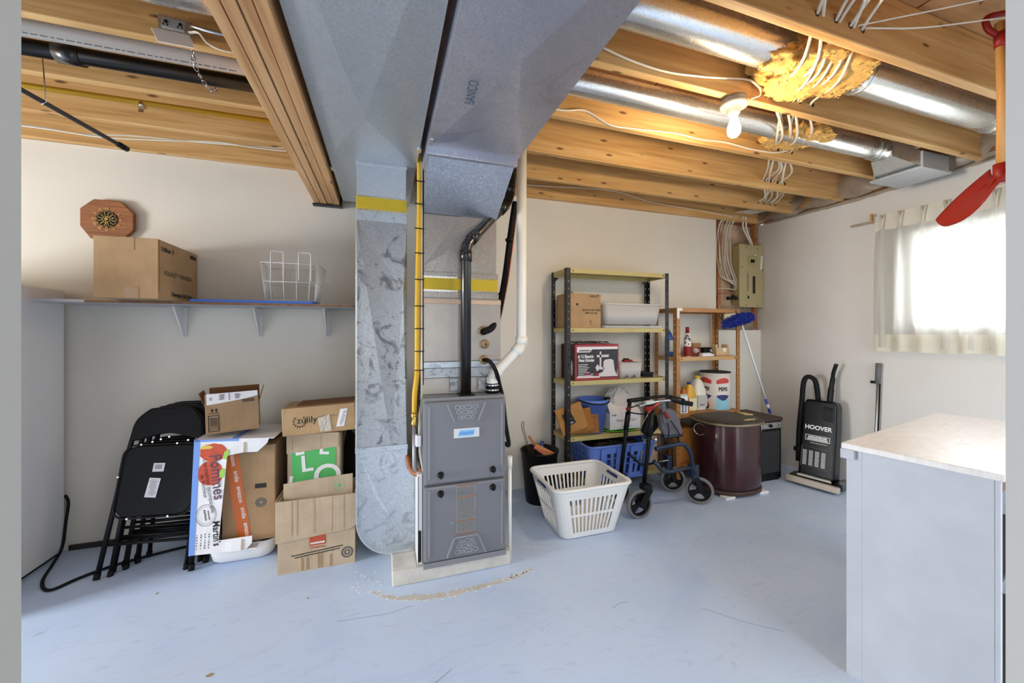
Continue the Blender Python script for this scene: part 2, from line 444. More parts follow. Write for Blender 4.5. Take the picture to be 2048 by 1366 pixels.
for x, y, s in [(-.62, 1.72, .022), (-.6, 1.55, .01), (-.78, 1.62, .013), (-.14, 1.5, .012), (-.55, 1.4, .016), (-.35, 2.07, .012), (2.0, 1.9, .012), (-1.06, 2.34, .014)]:
    s *= .6; b = MB(); b.prism([(x+s*rnd.uniform(.4, 1.2)*math.cos(k*.785), y+s*rnd.uniform(.4, 1.1)*math.sin(k*.785)) for k in range(8)], .0003, .0008)
    b.obj('stain', M_rust, fl)
M_scr = mat('scratch_grey', (134, 144, 160), .7)
for pts in [[(.86, 1.12), (.89, 1.06), (.90, 1.02)], [(.3, 1.3), (.22, 1.2), (.12, 1.1)], [(-.2, 1.86), (.02, 1.84), (.12, 1.86)], [(1.0, 1.55), (1.06, 1.57), (1.1, 1.56)], [(1.62, 1.2), (1.5, 1.3), (1.4, 1.42)], [(-.1, 1.36), (.1, 1.38), (.24, 1.46)]]:
    b = MB()
    for (x0, y0), (x1, y1) in zip(pts, pts[1:]): b.bar((x0, y0, .0006), (x1, y1, .0006), .0016, .0008)
    b.obj('scratch', M_scr, fl)

wb = MB().box(-4.2, 3.10, BY, BY+.1, 0, HC); wb.box(3.10, RXW, BY, BY+.1, 0, 1.305)
wbo = struct(wb.obj('wall_back', M_wall))
MB().box(3.09, RXW+.1, BY+.085, BY+.1, 1.3, 2.63).obj('bay_backing', M_stud, wbo)
b = MB(); rr = random.Random(5)
b.grid(lambda u, v: (3.12+u*.55, BY+.065+.012*math.sin(9*u+7*v)+rr.uniform(-.006, .006), 1.31+v*1.07), 14, 22)
b.obj('insulation_batt', mat('dusty_batt', (176, 150, 124), .9, bump=.8, bscale=18, var=.3, vscale=7), wbo)
for x in (3.155, 3.64): MB().box(x-.019, x+.019, BY+.012, BY+.06, 1.305, HC).obj('stud', M_stud, wbo, bev=.002)
b = MB(); rr = random.Random(9)
b.grid(lambda u, v: (3.18+u*.44, BY+.03+.02*math.sin(5*u+3*v)+rr.uniform(-.01, .01), 1.31+v*.24), 10, 6, False)
b.obj('plastic_sheet', M_poly, wbo)
bb = struct(MB().box(-1.76, -.2, BY-.012, BY-.0005, 0, .03).obj('base_gap_shade', mat('base_gap_dark', (48, 44, 42), .7)))  # dark strip painting the shaded gap along the wall's foot

# right wall with the window opening
WY0, WY1, WZ0, WZ1, WT = .70, 1.73, 1.36, 1.985, .22
b = MB(); b.box(RXW, RXW+WT, -1.6, WY0, 0, HC); b.box(RXW, RXW+WT, WY1, BY+.1, 0, HC)
b.box(RXW, RXW+WT, WY0, WY1, 0, WZ0); b.box(RXW, RXW+WT, WY0, WY1, WZ1, HC)
wro = struct(b.obj('wall_right', M_wallr))
b = MB().box(RXW+.03, RXW+.12, -1.6, BY, HC, 2.62); b.obj('rim_board', M_stud, wro)
win = struct(bpy.data.objects.new('window_1', None)); COL.objects.link(win); win.location = (RXW, (WY0+WY1)/2, WZ0); OFF[win.name] = Vector(win.location)
M_sill = mat('white_window_paint', (224, 220, 212), .45)
M_glass = glassy('window_glass', (250, 252, 255), .93, .02)
fx0, fx1 = RXW+.15, RXW+.21
for nme, bx in [('window_frame', (fx0, fx1, WY0, WY0+.045, WZ0, WZ1)), ('window_frame', (fx0, fx1, WY1-.045, WY1, WZ0, WZ1)), ('window_frame', (fx0, fx1, WY0+.045, WY1-.045, WZ0, WZ0+.045)),
                ('window_frame', (fx0, fx1, WY0+.045, WY1-.045, WZ1-.045, WZ1)), ('mullion', (fx0+.005, fx1-.005, 1.19, 1.235, WZ0+.045, WZ1-.045))]:
    MB().box(*bx).obj(nme, M_sill, win, bev=.004)
MB().box(fx0+.028, fx0+.032, WY0+.045, 1.19, WZ0+.045, WZ1-.045).obj('pane', M_glass, win)
MB().box(fx0+.028, fx0+.032, 1.235, WY1-.045, WZ0+.045, WZ1-.045).obj('pane', M_glass, win)
MB().box(RXW-.02, fx0, WY0-.03, WY1+.03, WZ0-.03, WZ0+.002).obj('window_sill', wood('sill_wood', (176, 130, 100), (206, 170, 140), (220, 190, 160), 'y', knots=False), win, bev=.004)
for y0, y1 in ((WY0-.06, WY0), (WY1, WY1+.06)): MB().box(RXW-.015, RXW-.0005, y0, y1, WZ0, WZ1+.06).obj('casing', M_sill, win, bev=.003)
MB().box(RXW-.015, RXW-.0005, WY0, WY1, WZ1, WZ1+.06).obj('casing', M_sill, win, bev=.003)

b = MB(); b.box(-4.3, -4.2, -1.6, .85, 0, HC); b.box(-4.3, -4.2, 2.0, BY+.1, 0, HC); b.box(-4.3, -4.2, .85, 2.0, 1.5, HC)   # unseen left wall; low opening shaped to let light onto the floor
struct(b.obj('wall_left', M_wall))
# stub of wall with the doorway the picture is taken through
b = MB(); b.box(-2.3, -.166, .13, .25, 0, 2.06); b.box(.70, 1.55, .13, .25, 0, 2.06); b.box(-4.2, RXW, .13, .25, 2.06, HC)  # unseen stub ends and full-width header shaped to hold back front light
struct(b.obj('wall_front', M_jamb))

# ceiling: subfloor sheets, joists, built-up beam
ce = struct(MB().box(-4.2, RXW+.22, .13, BY+.1, 2.646, 2.68).obj('ceiling', M_ply))
for r_ in range(3):
    for c_ in range(4):
        x0 = -4.2+c_*2.1-(r_ % 2)*.7; y0 = .135+r_*1.16; x1 = min(x0+2.09, RXW+.2)
        x0 = max(x0, -4.2)
        if x1 > x0: MB().box(x0, x1, y0, min(y0+1.152, BY+.09), 2.624, 2.6455).obj('subfloor_panel', M_ply, ce, bev=.002)
jm = None
for y in (.175, .58, .985, 1.388, 1.797, 2.195, 2.578):
    if jm is None:
        jo = MB().box(-4.2, RXW-.02, -.0, .038, HC, 2.622).obj('joist', M_joist, ce, bev=.005); jm = jo
    else:
        jo = jm.copy(); COL.objects.link(jo)
    jo.location = (0, y, 0)
MB().box(-4.2, RXW, BY-.04, BY-.001, HC+.001, 2.622).obj('header_joist', M_joist, ce, bev=.002)
MB().box(-4.2, RXW, BY+.0, BY+.1, HC+.001, 2.622).obj('top_plate', M_stud, ce)
for i in range(4):
    x0 = -.459+i*.0415
    MB().box(x0, x0+.0375, .26, BY-.001, 2.17+random.uniform(-.003, .003), HC-.001).obj('beam_ply', M_beam, ce, bev=.002)
M_pl = mat('black_steel_plate', (30, 30, 32), .5)
b = MB().box(-.468, -.284, BY-.05, BY-.002, 2.156, 2.166); b.box(-.292, -.284, BY-.05, BY-.002, 2.166, 2.24); b.obj('bearing_plate', M_pl, ce)
# vapour-barrier plastic and batts where the joists meet the right wall
for y in (.62, 1.025, 1.43, 1.838, 2.235, 2.617):
    y1 = y+.36 if y < 2.5 else BY-.045
    rr = random.Random(int(y*100)); b = MB()
    b.grid(lambda u, v: (RXW-.075+.03*math.sin(6*u+4*v)+rr.uniform(-.012, .012)+.02*v, y+.004+u*(y1-y-.008), HC+.02+v*.2), 10, 6)
    b.obj('rim_batt', M_insb, ce)
    b = MB(); ph = rr.uniform(0, 6)
    b.grid(lambda u, v: (RXW-.085+.02*math.sin(7*u+ph)*(.3+v)+rr.uniform(-.012, .012)-.02*math.sin(3.1*v), y-.03+u*(y1-y+.06), HC-.01+.012*math.sin(8*u+ph)+v*.17), 14, 5)
    b.obj('vapour_plastic', M_poly, ce)
rr = random.Random(77); b = MB()
b.grid(lambda u, v: (RXW-.004-.012*math.sin(v*3.1)-rr.uniform(0, .006), .3+u*2.6, HC-.022-.008*math.sin(11*u)+v*.035+rr.uniform(-.003, .003)), 60, 4)
b.obj('plastic_edge', M_poly, ce)

# ================================================================== DUCTS AND FURNACE
X0, X1 = -.275, .166
rd = thing('return_duct', 'galvanised return air trunk beside the beam dropping down left of the furnace', 'duct', (-.015, 2.37, .075))
b = MB()
zb = 2.19; ym = .26; ye = 2.90
b.box(X0, X1, ym, ye, zb+.012, HC-.004)
b.obj('trunk', M_duct, rd, bev=.003)
# bottom skin with its cross-break creases
cs = [(X0, .62), (X1, .62), (X1, 2.2), (X0, 2.2)]
b = MB(); ap = (-.08, 1.68)
V = [(X0, .62, zb+.004), (-.15, .62, zb+.004), (.10, .62, zb+.004), (X1, .62, zb+.004), (X1, 2.2, zb+.004), (.10, 2.2, zb+.002), (-.138, 2.2, zb+.002), (X0, 2.2, zb+.004), (ap[0], ap[1], zb-.03)]
b.add(V, [(0, 1, 8), (1, 2, 8), (2, 3, 8), (3, 4, 8), (4, 5, 8), (5, 6, 8), (6, 7, 8), (7, 0, 8)])
b.add([(X0, 2.2, zb+.004), (X1, 2.2, zb+.004), (X1, ye, zb+.004), (X0, ye, zb+.004)], [(0, 1, 2, 3)])
b.add([(X0, ym, zb+.004), (X1, ym, zb+.004), (X1, .62, zb+.004), (X0, .62, zb+.004)], [(0, 1, 2, 3)])
b.obj('bottom_panel', M_duct, rd, solid=.003)
for y in (.62,):
    MB().box(X0-.006, X1+.006, y-.012, y+.012, zb-.002, HC-.004).obj('drive_cleat', M_duct, rd, bev=.003)
for x, y in ((X0+.004, 2.35), (X1-.004, 1.98)):
    MB().box(x-.012, x+.012, y-.03, y+.01, zb-.006, zb+.02).obj('corner_clip', M_pipe, rd, bev=.002)
# vertical drop
ry0, ry1 = 2.19, 2.56
b = MB().box(-.14, .113, ry0, ry1, 2.01, zb+.01); b.obj('drop_neck', M_duct, rd, bev=.003)
MB().box(-.144, .117, ry0-.004, ry1+.004, 2.172, 2.19).obj('neck_flange', M_duct, rd, bev=.002)
b = MB().box(-.1425, .1155, ry0-.004, ry1, 1.928, 2.008); c1 = b.obj('flex_collar', M_yel, rd, bev=.003)
b = MB()
for i in range(40):
    for z, s in ((2.004, 1), (1.932, -1)):
        x = -.14+i*.0065; b.box(x, x+.003, ry0-.006, ry0-.0035, z-.004, z+.005)
b.obj('crimp_teeth', M_pipe, c1)['kind'] = 'stuff'
MB().box(-.144, .117, ry0-.003, ry1, 1.876, 1.930).obj('collar_band', M_boot, rd, bev=.002)
b = MB(); z1, z0 = 1.876, .66
b.box(-.142, .1155, ry0+.002, ry1, z0, z1); b.obj('drop', M_riser, rd, bev=.002)
b = MB(); f = ry0
b.add([(-.142, f, z1), (.02, f, z1), (.1155, f, z1), (.1155, f-.0, z0), (.035, f-.0, z0), (-.142, f, z0), (.095, f-.022, 1.5)], [(0, 1, 6), (1, 2, 6), (2, 3, 6), (3, 4, 6)], False)
b.add([(-.142, f, z1), (.095, f-.022, 1.5), (.035, f, z0), (-.142, f, z0)], [(0, 1, 2, 3)])
b.obj('front_panel', M_riser, rd)
MB().box(-.147, -.138, ry0-.005, ry0+.01, z0, z1).obj('side_seam', M_pipe, rd, bev=.002)
MB().box(-.148, .122, ry0-.006, ry1, .64, .668).obj('slip_joint', M_boot, rd, bev=.002)
# curved boot into the furnace side
P = [(-.142, .64), (-.142, .28)]+[(.058+.20*math.cos(R(a)), .28+.20*math.sin(R(a))) for a in range(185, 271, 8)]+[(.158, .08), (.158, .53), (.118, .53), (.118, .64)]
P = [(x, z) for x, z in P]
b = MB(); b.prism(P, -ry1, -ry0, RX(90)); b.obj('boot', M_boot, rd)
b = MB()
for (xa, za), (xb, zb2) in zip(P[:-4], P[1:-3]): b.bar((xa, ry0-.002, za), (xb, ry0-.002, zb2), .007, .007, (0, 1, 0))
b.obj('boot_seam', M_pipe, rd)
b = MB(); b.add([(-.12, ry0-.0005, .62), (-.03, ry0-.0005, .40), (.12, ry0-.0005, .12), (.1, ry0-.0005, .12), (-.05, ry0-.0035, .40)], [(0, 4, 1), (4, 3, 2, 1)]); b.obj('boot_crease', M_boot, rd)
fs = MB().box(.160, .184, 2.03, 2.5, .085, .55); fso = fs.obj('filter_slot', M_white, rd, bev=.002)
b = MB().box(.1655, .1785, 2.026, 2.03, .1, .26); b.box(.162, .1645, 2.026, 2.03, .09, .54); b.obj('slot_gasket', M_blk, fso)

sd = thing('supply_duct', 'wide galvanised supply trunk rising off the furnace plenum with yellow collar', 'duct', (.41, 2.3, .945))
SX0, SX1 = .192, .632
b = MB().box(SX0, SX1, .26, 2.62, 2.155, HC-.004); b.obj('trunk', M_duct2, sd, bev=.003)
b = MB(); z = 2.146; ya, yb = .5, 1.84; apx = (.40, 1.12, z-.03); mid = (.415, 1.84, z)
b.add([(SX0, ya, z), (SX1, ya, z), (SX1, yb, z), (SX0, yb, z), apx, mid, (.405, ya, z)], [(0, 6, 4), (6, 1, 4), (1, 2, 4), (2, 5, 4), (5, 3, 4), (3, 0, 4)])
b.add([(SX0, .26, z), (SX1, .26, z), (SX1, ya, z), (SX0, ya, z)], [(0, 1, 2, 3)])
b.obj('bottom_panel', M_duct2, sd, solid=.003)
text(sd, 'BANCO', I(.292, 1.33, z-.0235) @ RX(180) @ RZ(95), .05, mat('faded_stamp', (66, 82, 100), .6), sx=.8, lift=.0005)
MB().box(SX0-.004, SX1+.004, 1.835, 1.862, 2.118, 2.165).obj('edge_cleat', M_duct2, sd, bev=.003)
MB().box(SX0, SX0+.016, 1.74, 1.80, 2.138, 2.15).obj('corner_clip', M_pipe, sd, bev=.002)
PY0, PY1 = 2.14, 2.62
b = MB()      # sloping throat
b.add([(SX0+.008, 1.86, 2.15), (SX1-.006, 1.86, 2.15), (SX1-.006, 1.86, 2.12), (SX0+.008, 1.86, 2.12), (.20, PY0-.01, 1.93), (.612, PY0-.01, 1.93), (.612, PY1, 1.93), (.20, PY1, 1.93), (SX0+.008, PY1, 2.16), (SX1-.006, PY1, 2.16), (SX1-.006, 1.86, 2.16), (SX0+.008, 1.86, 2.16)],
      [(3, 2, 5, 4), (0, 1, 2, 3), (4, 5, 6, 7), (3, 4, 7, 8, 11), (2, 10, 9, 6, 5), (7, 6, 9, 8)])
b.obj('throat', galv('bright_throat_steel', (178, 186, 198), (220, 226, 236), .3, spangle=90), sd)
b = MB().box(.198, .612, PY0, PY1, 1.612, 1.93); b.obj('plenum', M_plen, sd, bev=.003)
b = MB(); f = PY0-.001
b.add([(.198, f, 1.64), (.405, f, 1.93), (.612, f, 1.93), (.612, f, 1.70), (.585, f, 1.625), (.198, f, 1.612), (.33, f-.008, 1.73)], [(0, 1, 6), (1, 2, 3, 4, 6), (4, 5, 6), (5, 0, 6)])
b.obj('plenum_front', M_plen, sd)
MB().box(.19, .622, PY0-.006, PY1, 1.588, 1.614).obj('collar_band', M_plen, sd, bev=.002)
c1 = MB().box(.192, .620, PY0-.008, PY1, 1.508, 1.59).obj('flex_collar', M_yel, sd, bev=.003)
b = MB()
for i in range(58):
    x = .194+i*.0073
    for z in (1.584, 1.510): b.box(x, x+.0035, PY0-.0105, PY0-.007, z-.005, z+.005)
b.obj('crimp_teeth', M_pipe, c1)['kind'] = 'stuff'
MB().box(.19, .624, PY0-.006, PY1, 1.47, 1.508).obj('collar_band', M_plen, sd, bev=.002)

fu = thing('furnace', 'grey gas furnace standing on a concrete pad in the middle', 'furnace', (.405, 2.3, .075))
FX0, FX1, FY0, FY1, FZ0, FZ1 = .187, .624, 1.985, 2.69, .078, .94
MB().box(FX0, FX1, FY0+.03, FY1, FZ0, FZ1).obj('cabinet', M_furn, fu, bev=.004)
# coil case on top
b = MB().box(.195, .635, PY0-.01, 2.66, 1.12, 1.47); cc = b.obj('coil_case', M_coil, fu, bev=.003)
MB().box(.195, .63, PY0, 2.66, FZ1, 1.03).obj('coil_base', M_coil, fu, bev=.003)
MB().box(.193, .634, PY0-.02, PY0+.02, 1.085, 1.12).obj('coil_rail', M_boot, fu, bev=.003)
MB().box(.193, .634, PY0-.012, PY0+.02, 1.03, 1.085).obj('coil_flange', M_riser, fu, bev=.003)
MB().box(.193, .636, PY0-.016, PY0+.02, 1.438, 1.462).obj('coil_lip', mat('peach_tape', (206, 176, 150), .7), cc, bev=.002)
for p in ((.53, 1.29), (.54, 1.215), (.535, 1.125)):
    b = MB(); b.lathe([(.012, 0), (.026, 0), (.026, .006), (.012, .006)], n=18, M=I(p[0], PY0-.016, p[1]) @ RX(90), cap0=False, cap1=False)
    b.obj('grommet', mat('brass_grommet', (150, 120, 80), .5, .4), cc)
for x in (.34, .5): MB().box(x, x+.045, PY0-.018, PY0-.009, .955, 1.025).obj('access_plate', M_riser, fu, bev=.002)
for nme, za, zb_ in (('upper_door', .503, .925), ('lower_door', .108, .494)):
    d = MB().box(FX0+.003, FX1-.003, FY0, FY0+.03, za, zb_).obj(nme, M_furn2, fu, bev=.012)
    e = MB()
    e.box(FX0+.022, FX0+.034, FY0-.005, FY0+.002, za+.03, zb_-.02); e.obj('pressed_rib', M_furn, d, bev=.004)
    MB().box(FX1-.03, FX1-.02, FY0-.005, FY0+.002, za+.03, zb_-.02).obj('pressed_rib', M_furn, d, bev=.004)
    up_ = nme == 'upper_door'
    cx = (FX0+FX1)/2
    zt = zb_-.012 if up_ else za+.012; sg = -1 if up_ else 1
    w0, w1, hh = .102, .062, .098
    tr = MB()
    for s in (-1, 1):
        tr.bar((cx+s*w0, FY0-.002, zt), (cx+s*w1, FY0-.002, zt+sg*hh), .012, .016, (0, 1, 0))
    if not up_: tr.bar((cx-w1, FY0-.002, zt+sg*hh), (cx+w1, FY0-.002, zt+sg*hh), .012, .014, (0, 1, 0))
    tr.obj('grille_frame', M_furn, d, bev=.003)
    gb = MB(); rg = random.Random(4 if up_ else 8)
    for r_ in range(3):
        zz = zt+sg*(.022+r_*.026); half = w0-.03-(w0-w1)*(.022+r_*.026)/hh
        xs = cx-half; ws = [1, .6, 1.5, 1] if r_ % 2 == 0 else [1, 1.6, .6, 1]
        if r_ == 2: ws = [.7, .5, 1.5, .6]
        tot = sum(ws); 
        for w_ in ws:
            L_ = 2*half*w_/tot; cxx = xs+L_/2; xs += L_
            pr = rrect(L_*.82, .017, .006, 3, cxx, zz)
            for (xa, za_), (xb, zb2) in zip(pr, pr[1:]+pr[:1]): gb.bar((xa, FY0-.001, za_), (xb, FY0-.001, zb2), .0025, .004, (0, 1, 0))
    gb.obj('pressed_grille', mat('grille_glint', (178, 178, 182), .35, .4), d)['kind'] = 'stuff'
    for kx, kz in (((.272, .551), (.548, .551)) if up_ else ((.272, .456), (.548, .456))):
        kb = MB(); kb.lathe([(.017, 0), (.016, .006), (.013, .018)], n=20, M=I(kx, FY0-.002, kz) @ RX(90))
        k = kb.obj('knob', M_blk, d); MB().box(kx-.0035, kx+.0035, FY0-.028, FY0-.016, kz-.013, kz+.013).obj('knob_grip', M_blk, k, bev=.0015)
    if up_:
        pz = .757
        pl = MB().box(cx-.066, cx+.068, FY0-.005, FY0, pz-.024, pz+.024).obj('badge', mat('badge_silver', (206, 208, 212), .4), d, bev=.001)
        decal(pl, 'badge_band', mat('badge_blue', (120, 178, 226), .5), FRONT(cx, FY0-.005, pz), [[(-.046, -.015), (.034, -.015), (.046, .015), (-.034, .015)]])
        text(pl, 'KeepRite', FRONT(cx, FY0-.0065, pz), .021, mat('badge_ink', (66, 130, 200), .5), shear=.3)
    else:
        lab = MB().box(cx-.052, cx+.05, FY0-.0012, FY0, .235, .487).obj('instruction_label', mat('label_grey', (136, 136, 138), .6), d)
        bo = MB()
        for zq in (.485, .425, .302, .238): bo.box(cx-.052, cx+.05, FY0-.002, FY0-.0012, zq-.004, zq+.002)
        bo.obj('label_rules', mat('label_orange', (138, 92, 62), .6), lab)['kind'] = 'stuff'
        bo = MB(); rg = random.Random(2)
        for k in range(46):
            zq = .48-k*.0053; 
            if any(abs(zq-q) < .007 for q in (.485, .425, .302, .238)): continue
            x = cx-.048
            while x < cx+.045:
                L_ = rg.uniform(.006, .02); bo.box(x, min(x+L_, cx+.047), FY0-.002, FY0-.0012, zq-.0012, zq+.0012); x += L_+.003
        bo.obj('label_print', M_inkg, lab)['kind'] = 'stuff'
        MB().lathe([(.004, 0), (.003, .006)], n=10, M=I(cx-.078, FY0, .30) @ RX(90)).obj('screw', M_chrome, d)
MB().box(FX0-.001, FX1+.001, FY0+.004, FY0+.03, FZ0, .105).obj('toe_strip', M_furn, fu, bev=.002)
# pipes that belong to it
b = MB(); py = 2.07
zt_ = at(932, 490, py).z
b.tube(bend([(.42, py, FZ1), (.42, py, zt_), at(1018, 402, 2.22), (at(1028, 380, 2.25).x, 2.25, HC-.02)], .045, 6), .0285, 16)
vp = b.obj('vent_pipe', M_abs, fu)
b = MB()
for c_, n_ in (((.42, py, zt_-.06), (0, 0, 1)),): b.lathe([(.034, -.03), (.034, .03)], c_, 18)
A = Vector((.42, py, zt_)); B = at(1018, 402, 2.22); dd = (B-A).normalized()
b.obj('elbow_hub', M_abs, vp); MB().tube([A+dd*.045, A+dd*.10], .034, 18).obj('elbow_hub', M_abs, vp); MB().tube([B-dd*.11, B-dd*.05], .034, 18).obj('elbow_hub', M_abs, vp)
MB().tube([B+Vector((.006, .01, .05)), B+Vector((.012, .015, .10))], .034, 18).obj('elbow_hub', M_abs, vp)
fb = MB().cbox(I(.42, py, FZ1+.004), .085, .085, .008).obj('vent_flange', M_blk, fu, bev=.003)
b = MB(); wy = 2.10
zv = at(988, 752, wy).z; p2 = at(1043, 692, 2.13)
b.tube(bend([(.578, wy, FZ1+.03), (.578, wy, zv), p2, (p2.x+.005, 2.14, HC)], .04, 6), .0295, 18)
pv = b.obj('intake_pipe', M_pvc, fu)
b = MB(); b.lathe([(.0355, zv-.055), (.0355, zv-.005)], (.578, wy, 0), 18)
A = Vector((.578, wy, zv)); dd = (p2-A).normalized(); b.obj('elbow_hub', M_pvc, pv); MB().tube([A+dd*.012, A+dd*.055], .036, 18).obj('elbow_hub', M_pvc, pv); MB().tube([p2-dd*.055, p2-dd*.012], .036, 18).obj('elbow_hub', M_pvc, pv)
MB().lathe([(.036, p2.z+.01), (.036, p2.z+.055)], (p2.x, 2.131, 0), 18).obj('elbow_hub', M_pvc, pv)
b = MB().lathe([(.037, FZ1), (.039, FZ1+.015), (.037, FZ1+.03), (.039, FZ1+.045), (.037, FZ1+.055)], (.578, wy, 0), 20); rc = b.obj('rubber_coupling', M_rub, fu)
b = MB()
for z in (.958, .985): MB().lathe([(.0395, z-.004), (.0405, z), (.0395, z+.004)], (.578, wy, 0), 20, cap0=False, cap1=False).obj('hose_clamp', M_chrome, rc)
# refrigerant lines into the coil case
b = MB(); b.tube(smoothpath([(at(1030, 415, 2.3).x, 2.3, 2.1), at(1022, 460, 2.28), at(1012, 540, 2.25), at(1004, 590, 2.22), at(996, 630, 2.18), at(984, 655, 2.13), (.535, 2.10, 1.288), (.53, 2.13, 1.285)], 5), .019, 12)
ln = b.obj('insulated_line', M_rub, fu)
for p in ((1018, 480), (1003, 588)): 
    q = at(p[0], p[1], 2.24); MB().lathe([(.022, -.008), (.023, 0), (.022, .008)], q, 14).obj('tape_wrap', M_blk, ln)
b = MB(); b.tube(smoothpath([(at(1030, 420, 2.32).x+.015, 2.32, 2.08), at(1018, 545, 2.28), at(1004, 620, 2.24), at(992, 672, 2.19), at(980, 690, 2.14), (.54, 2.13, 1.215)], 5), .005, 8); b.obj('copper_line', mat('copper', (150, 84, 50), .4, .8), fu)
b = MB(); b.tube(smoothpath([(.53, 2.13, 1.125), (.55, 2.06, 1.12), (.58, 2.04, 1.07), (.62, 2.10, .98), (.645, 2.12, .90), (.665, 2.13, .75), (.685, 2.13, .63), (.66, 2.12, .64)], 5), .012, 10); b.obj('drain_hose', M_rub, fu)
# gas line with brass valve, left of the cabinet
gx, gy = .168, 2.10
b = MB(); b.tube(smoothpath([(gx+.008, gy+.05, HC), (gx+.01, gy+.02, 2.0), (gx-.002, gy, 1.5), (gx-.004, gy, 1.12), (gx-.008, gy-.01, 1.04), (gx-.018, gy-.02, .96), (gx-.02, gy-.02, .86)], 6), .0135, 12)
gp = b.obj('gas_line', M_gas, fu)
b = MB(); b.tube([(gx+.022, gy+.03, HC), (gx+.018, gy, 1.5), (gx+.018, gy-.01, .95), (gx+.014, gy-.02, .8)], .006, 8); b.obj('control_cable', M_cable, fu)
b = MB(); b.tube([(gx+.03, gy+.03, HC), (gx+.027, gy+.01, 1.5), (gx+.026, gy, 1.0)], .004, 8); b.obj('control_cable', M_blk, fu)
b = MB()
for z in (2.08, 1.96, 1.83, 1.70, 1.56, 1.42, 1.30, 1.18, 1.08):
    MB().bar((gx-.018, gy-.016, z), (gx+.032, gy-.012, z), .004, .005).obj('cable_tie', M_blk, gp)
b = MB(); vx, vy = gx-.02, gy-.02
b.lathe([(.012, 0), (.016, .006), (.016, .02), (.011, .026), (.013, .04), (.017, .046), (.017, .062), (.012, .07)], (vx, vy, .79), 14); gv = b.obj('gas_valve', M_brass, fu)
MB().cbox(I(vx, vy-.02, .828) , .012, .02, .03).obj('valve_lever', M_brass, gv, bev=.002)
b = MB(); b.tube(bend([(vx, vy, .79), (vx, vy, .56), (vx+.03, vy+.02, .535), (FX0+.004, vy+.05, .52)], .03), .0115, 10); b.obj('gas_nipple', mat('grey_iron_pipe', (150, 150, 150), .4, .6), fu)
MB().cbox(I(.165, 2.05, .72), .028, .04, .06).obj('wire_connector', M_white, fu, bev=.006)
for k in range(3):
    b = MB(); b.tube(smoothpath([(.175, 2.06+.01*k, .93-.04*k), (.16+.006*k, 2.04, .8), (.168, 2.045, .72), (.165+.006*k, 2.04, .64), (.19, 2.05, .58-.02*k)], 4), .003, 6); b.obj('wire', M_cable if k else M_blk, fu)
b = MB(); b.tube(smoothpath([(.118, 2.2, .60), (.135, 2.13, .545), (.165, 2.08, .535), (.188, 2.08, .56)], 5), .014, 10); b.obj('conduit', mat('rust_conduit', (150, 88, 52), .5), fu)
# concrete pad
pd = tag(MB().box(.035, .66, 2.02, 2.75, 0, .076).obj('concrete_pad', M_conc, bev=.006), 'low bare concrete pad under the grey furnace', 'pad')
# white drain pipe right of furnace
dp = thing('drain_pipe', 'short white plastic drain pipe standing right of the furnace', 'pipe', (.655, 2.05, 0))
MB().lathe([(.011, .0), (.011, .58)], (.668, 2.06, 0), 14).obj('pipe', M_pvc, dp); MB().lathe([(.0145, .52), (.0145, .585)], (.668, 2.06, 0), 14).obj('coupling', M_pvc, dp)
# ================================================================== OVERHEAD
def round_pipe(name, label, X0_, X1_, y, z, r, seams, m=M_pipe):
    t = thing(name, label, 'pipe', (X0_, y, z))
    b = MB(); b.tube([(X0_+(X1_-X0_)*k/12, y, z) for k in range(13)], r, 32); b.obj('pipe', m, t)
    for s in seams:
        b = MB(); b.tube([(s-.006, y, z), (s, y, z), (s+.006, y, z)], [r+.001, r+.005, r+.001], 32); b.obj('seam_bead', m, t)
    return t
bp_ = round_pipe('round_duct', 'larger round galvanised duct between the joists nearest the camera', .637, 3.30, 1.208, 2.487, .075, (2.12, 2.08, 3.24))
b = MB(); b.tube(arc((3.30, 1.208, 2.545), .058, -90, 0, 6), .075, 24); b.obj('end_elbow', M_pipe, bp_)
sp_ = round_pipe('round_duct', 'smaller round galvanised duct ending in a flat boot by the right wall', .637, 3.06, 1.615, 2.452, .058, (2.1, 2.96, 3.0))
b = MB()
b.add([(3.05, 1.56, 2.40), (3.05, 1.67, 2.40), (3.05, 1.67, 2.50), (3.05, 1.56, 2.50), (3.22, 1.50, 2.335), (3.22, 1.74, 2.335), (3.22, 1.74, 2.43), (3.22, 1.50, 2.43)], [(0, 1, 2, 3), (4, 7, 6, 5), (0, 4, 5, 1), (1, 5, 6, 2), (2, 6, 7, 3), (3, 7, 4, 0)])
b.obj('boot_taper', M_pipe, sp_); MB().box(3.22, 3.50, 1.49, 1.75, 2.32, 2.43).obj('boot', M_duct, sp_, bev=.004)
MB().box(3.20, 3.51, 1.48, 1.76, 2.316, 2.33).obj('boot_flange', M_duct, sp_, bev=.002)
tl = round_pipe('round_duct', 'round galvanised duct left of the beam above the junction box', -4.0, -.48, 1.60, 2.47, .075, (-.9,))
wp = thing('waste_pipe', 'white plastic pipe running along the joists above the black one', 'pipe', (-1.2, 1.925, 2.40))
MB().tube([(-4.0, 1.925, 2.405), (-.465, 1.925, 2.42)], .034, 20).obj('pipe', M_pvc, wp)
bo = MB(); rg = random.Random(6); x = -1.6
while x < -.6:
    L_ = rg.uniform(.008, .03); bo.bar((x, 1.899, 2.378), (x+L_, 1.899, 2.378), .001, .004, (0, -.75, .65)); x += L_+.006
bo.obj('pipe_print', M_inkg, wp)['kind'] = 'stuff'
kp = thing('waste_pipe', 'black plastic drain pipe with a coupling hung under the left joists', 'pipe', (-1.2, 2.02, 2.37))
MB().tube([(-4.0, 2.025, 2.385), (-.465, 2.025, 2.40)], .031, 20).obj('pipe', M_abs, kp)
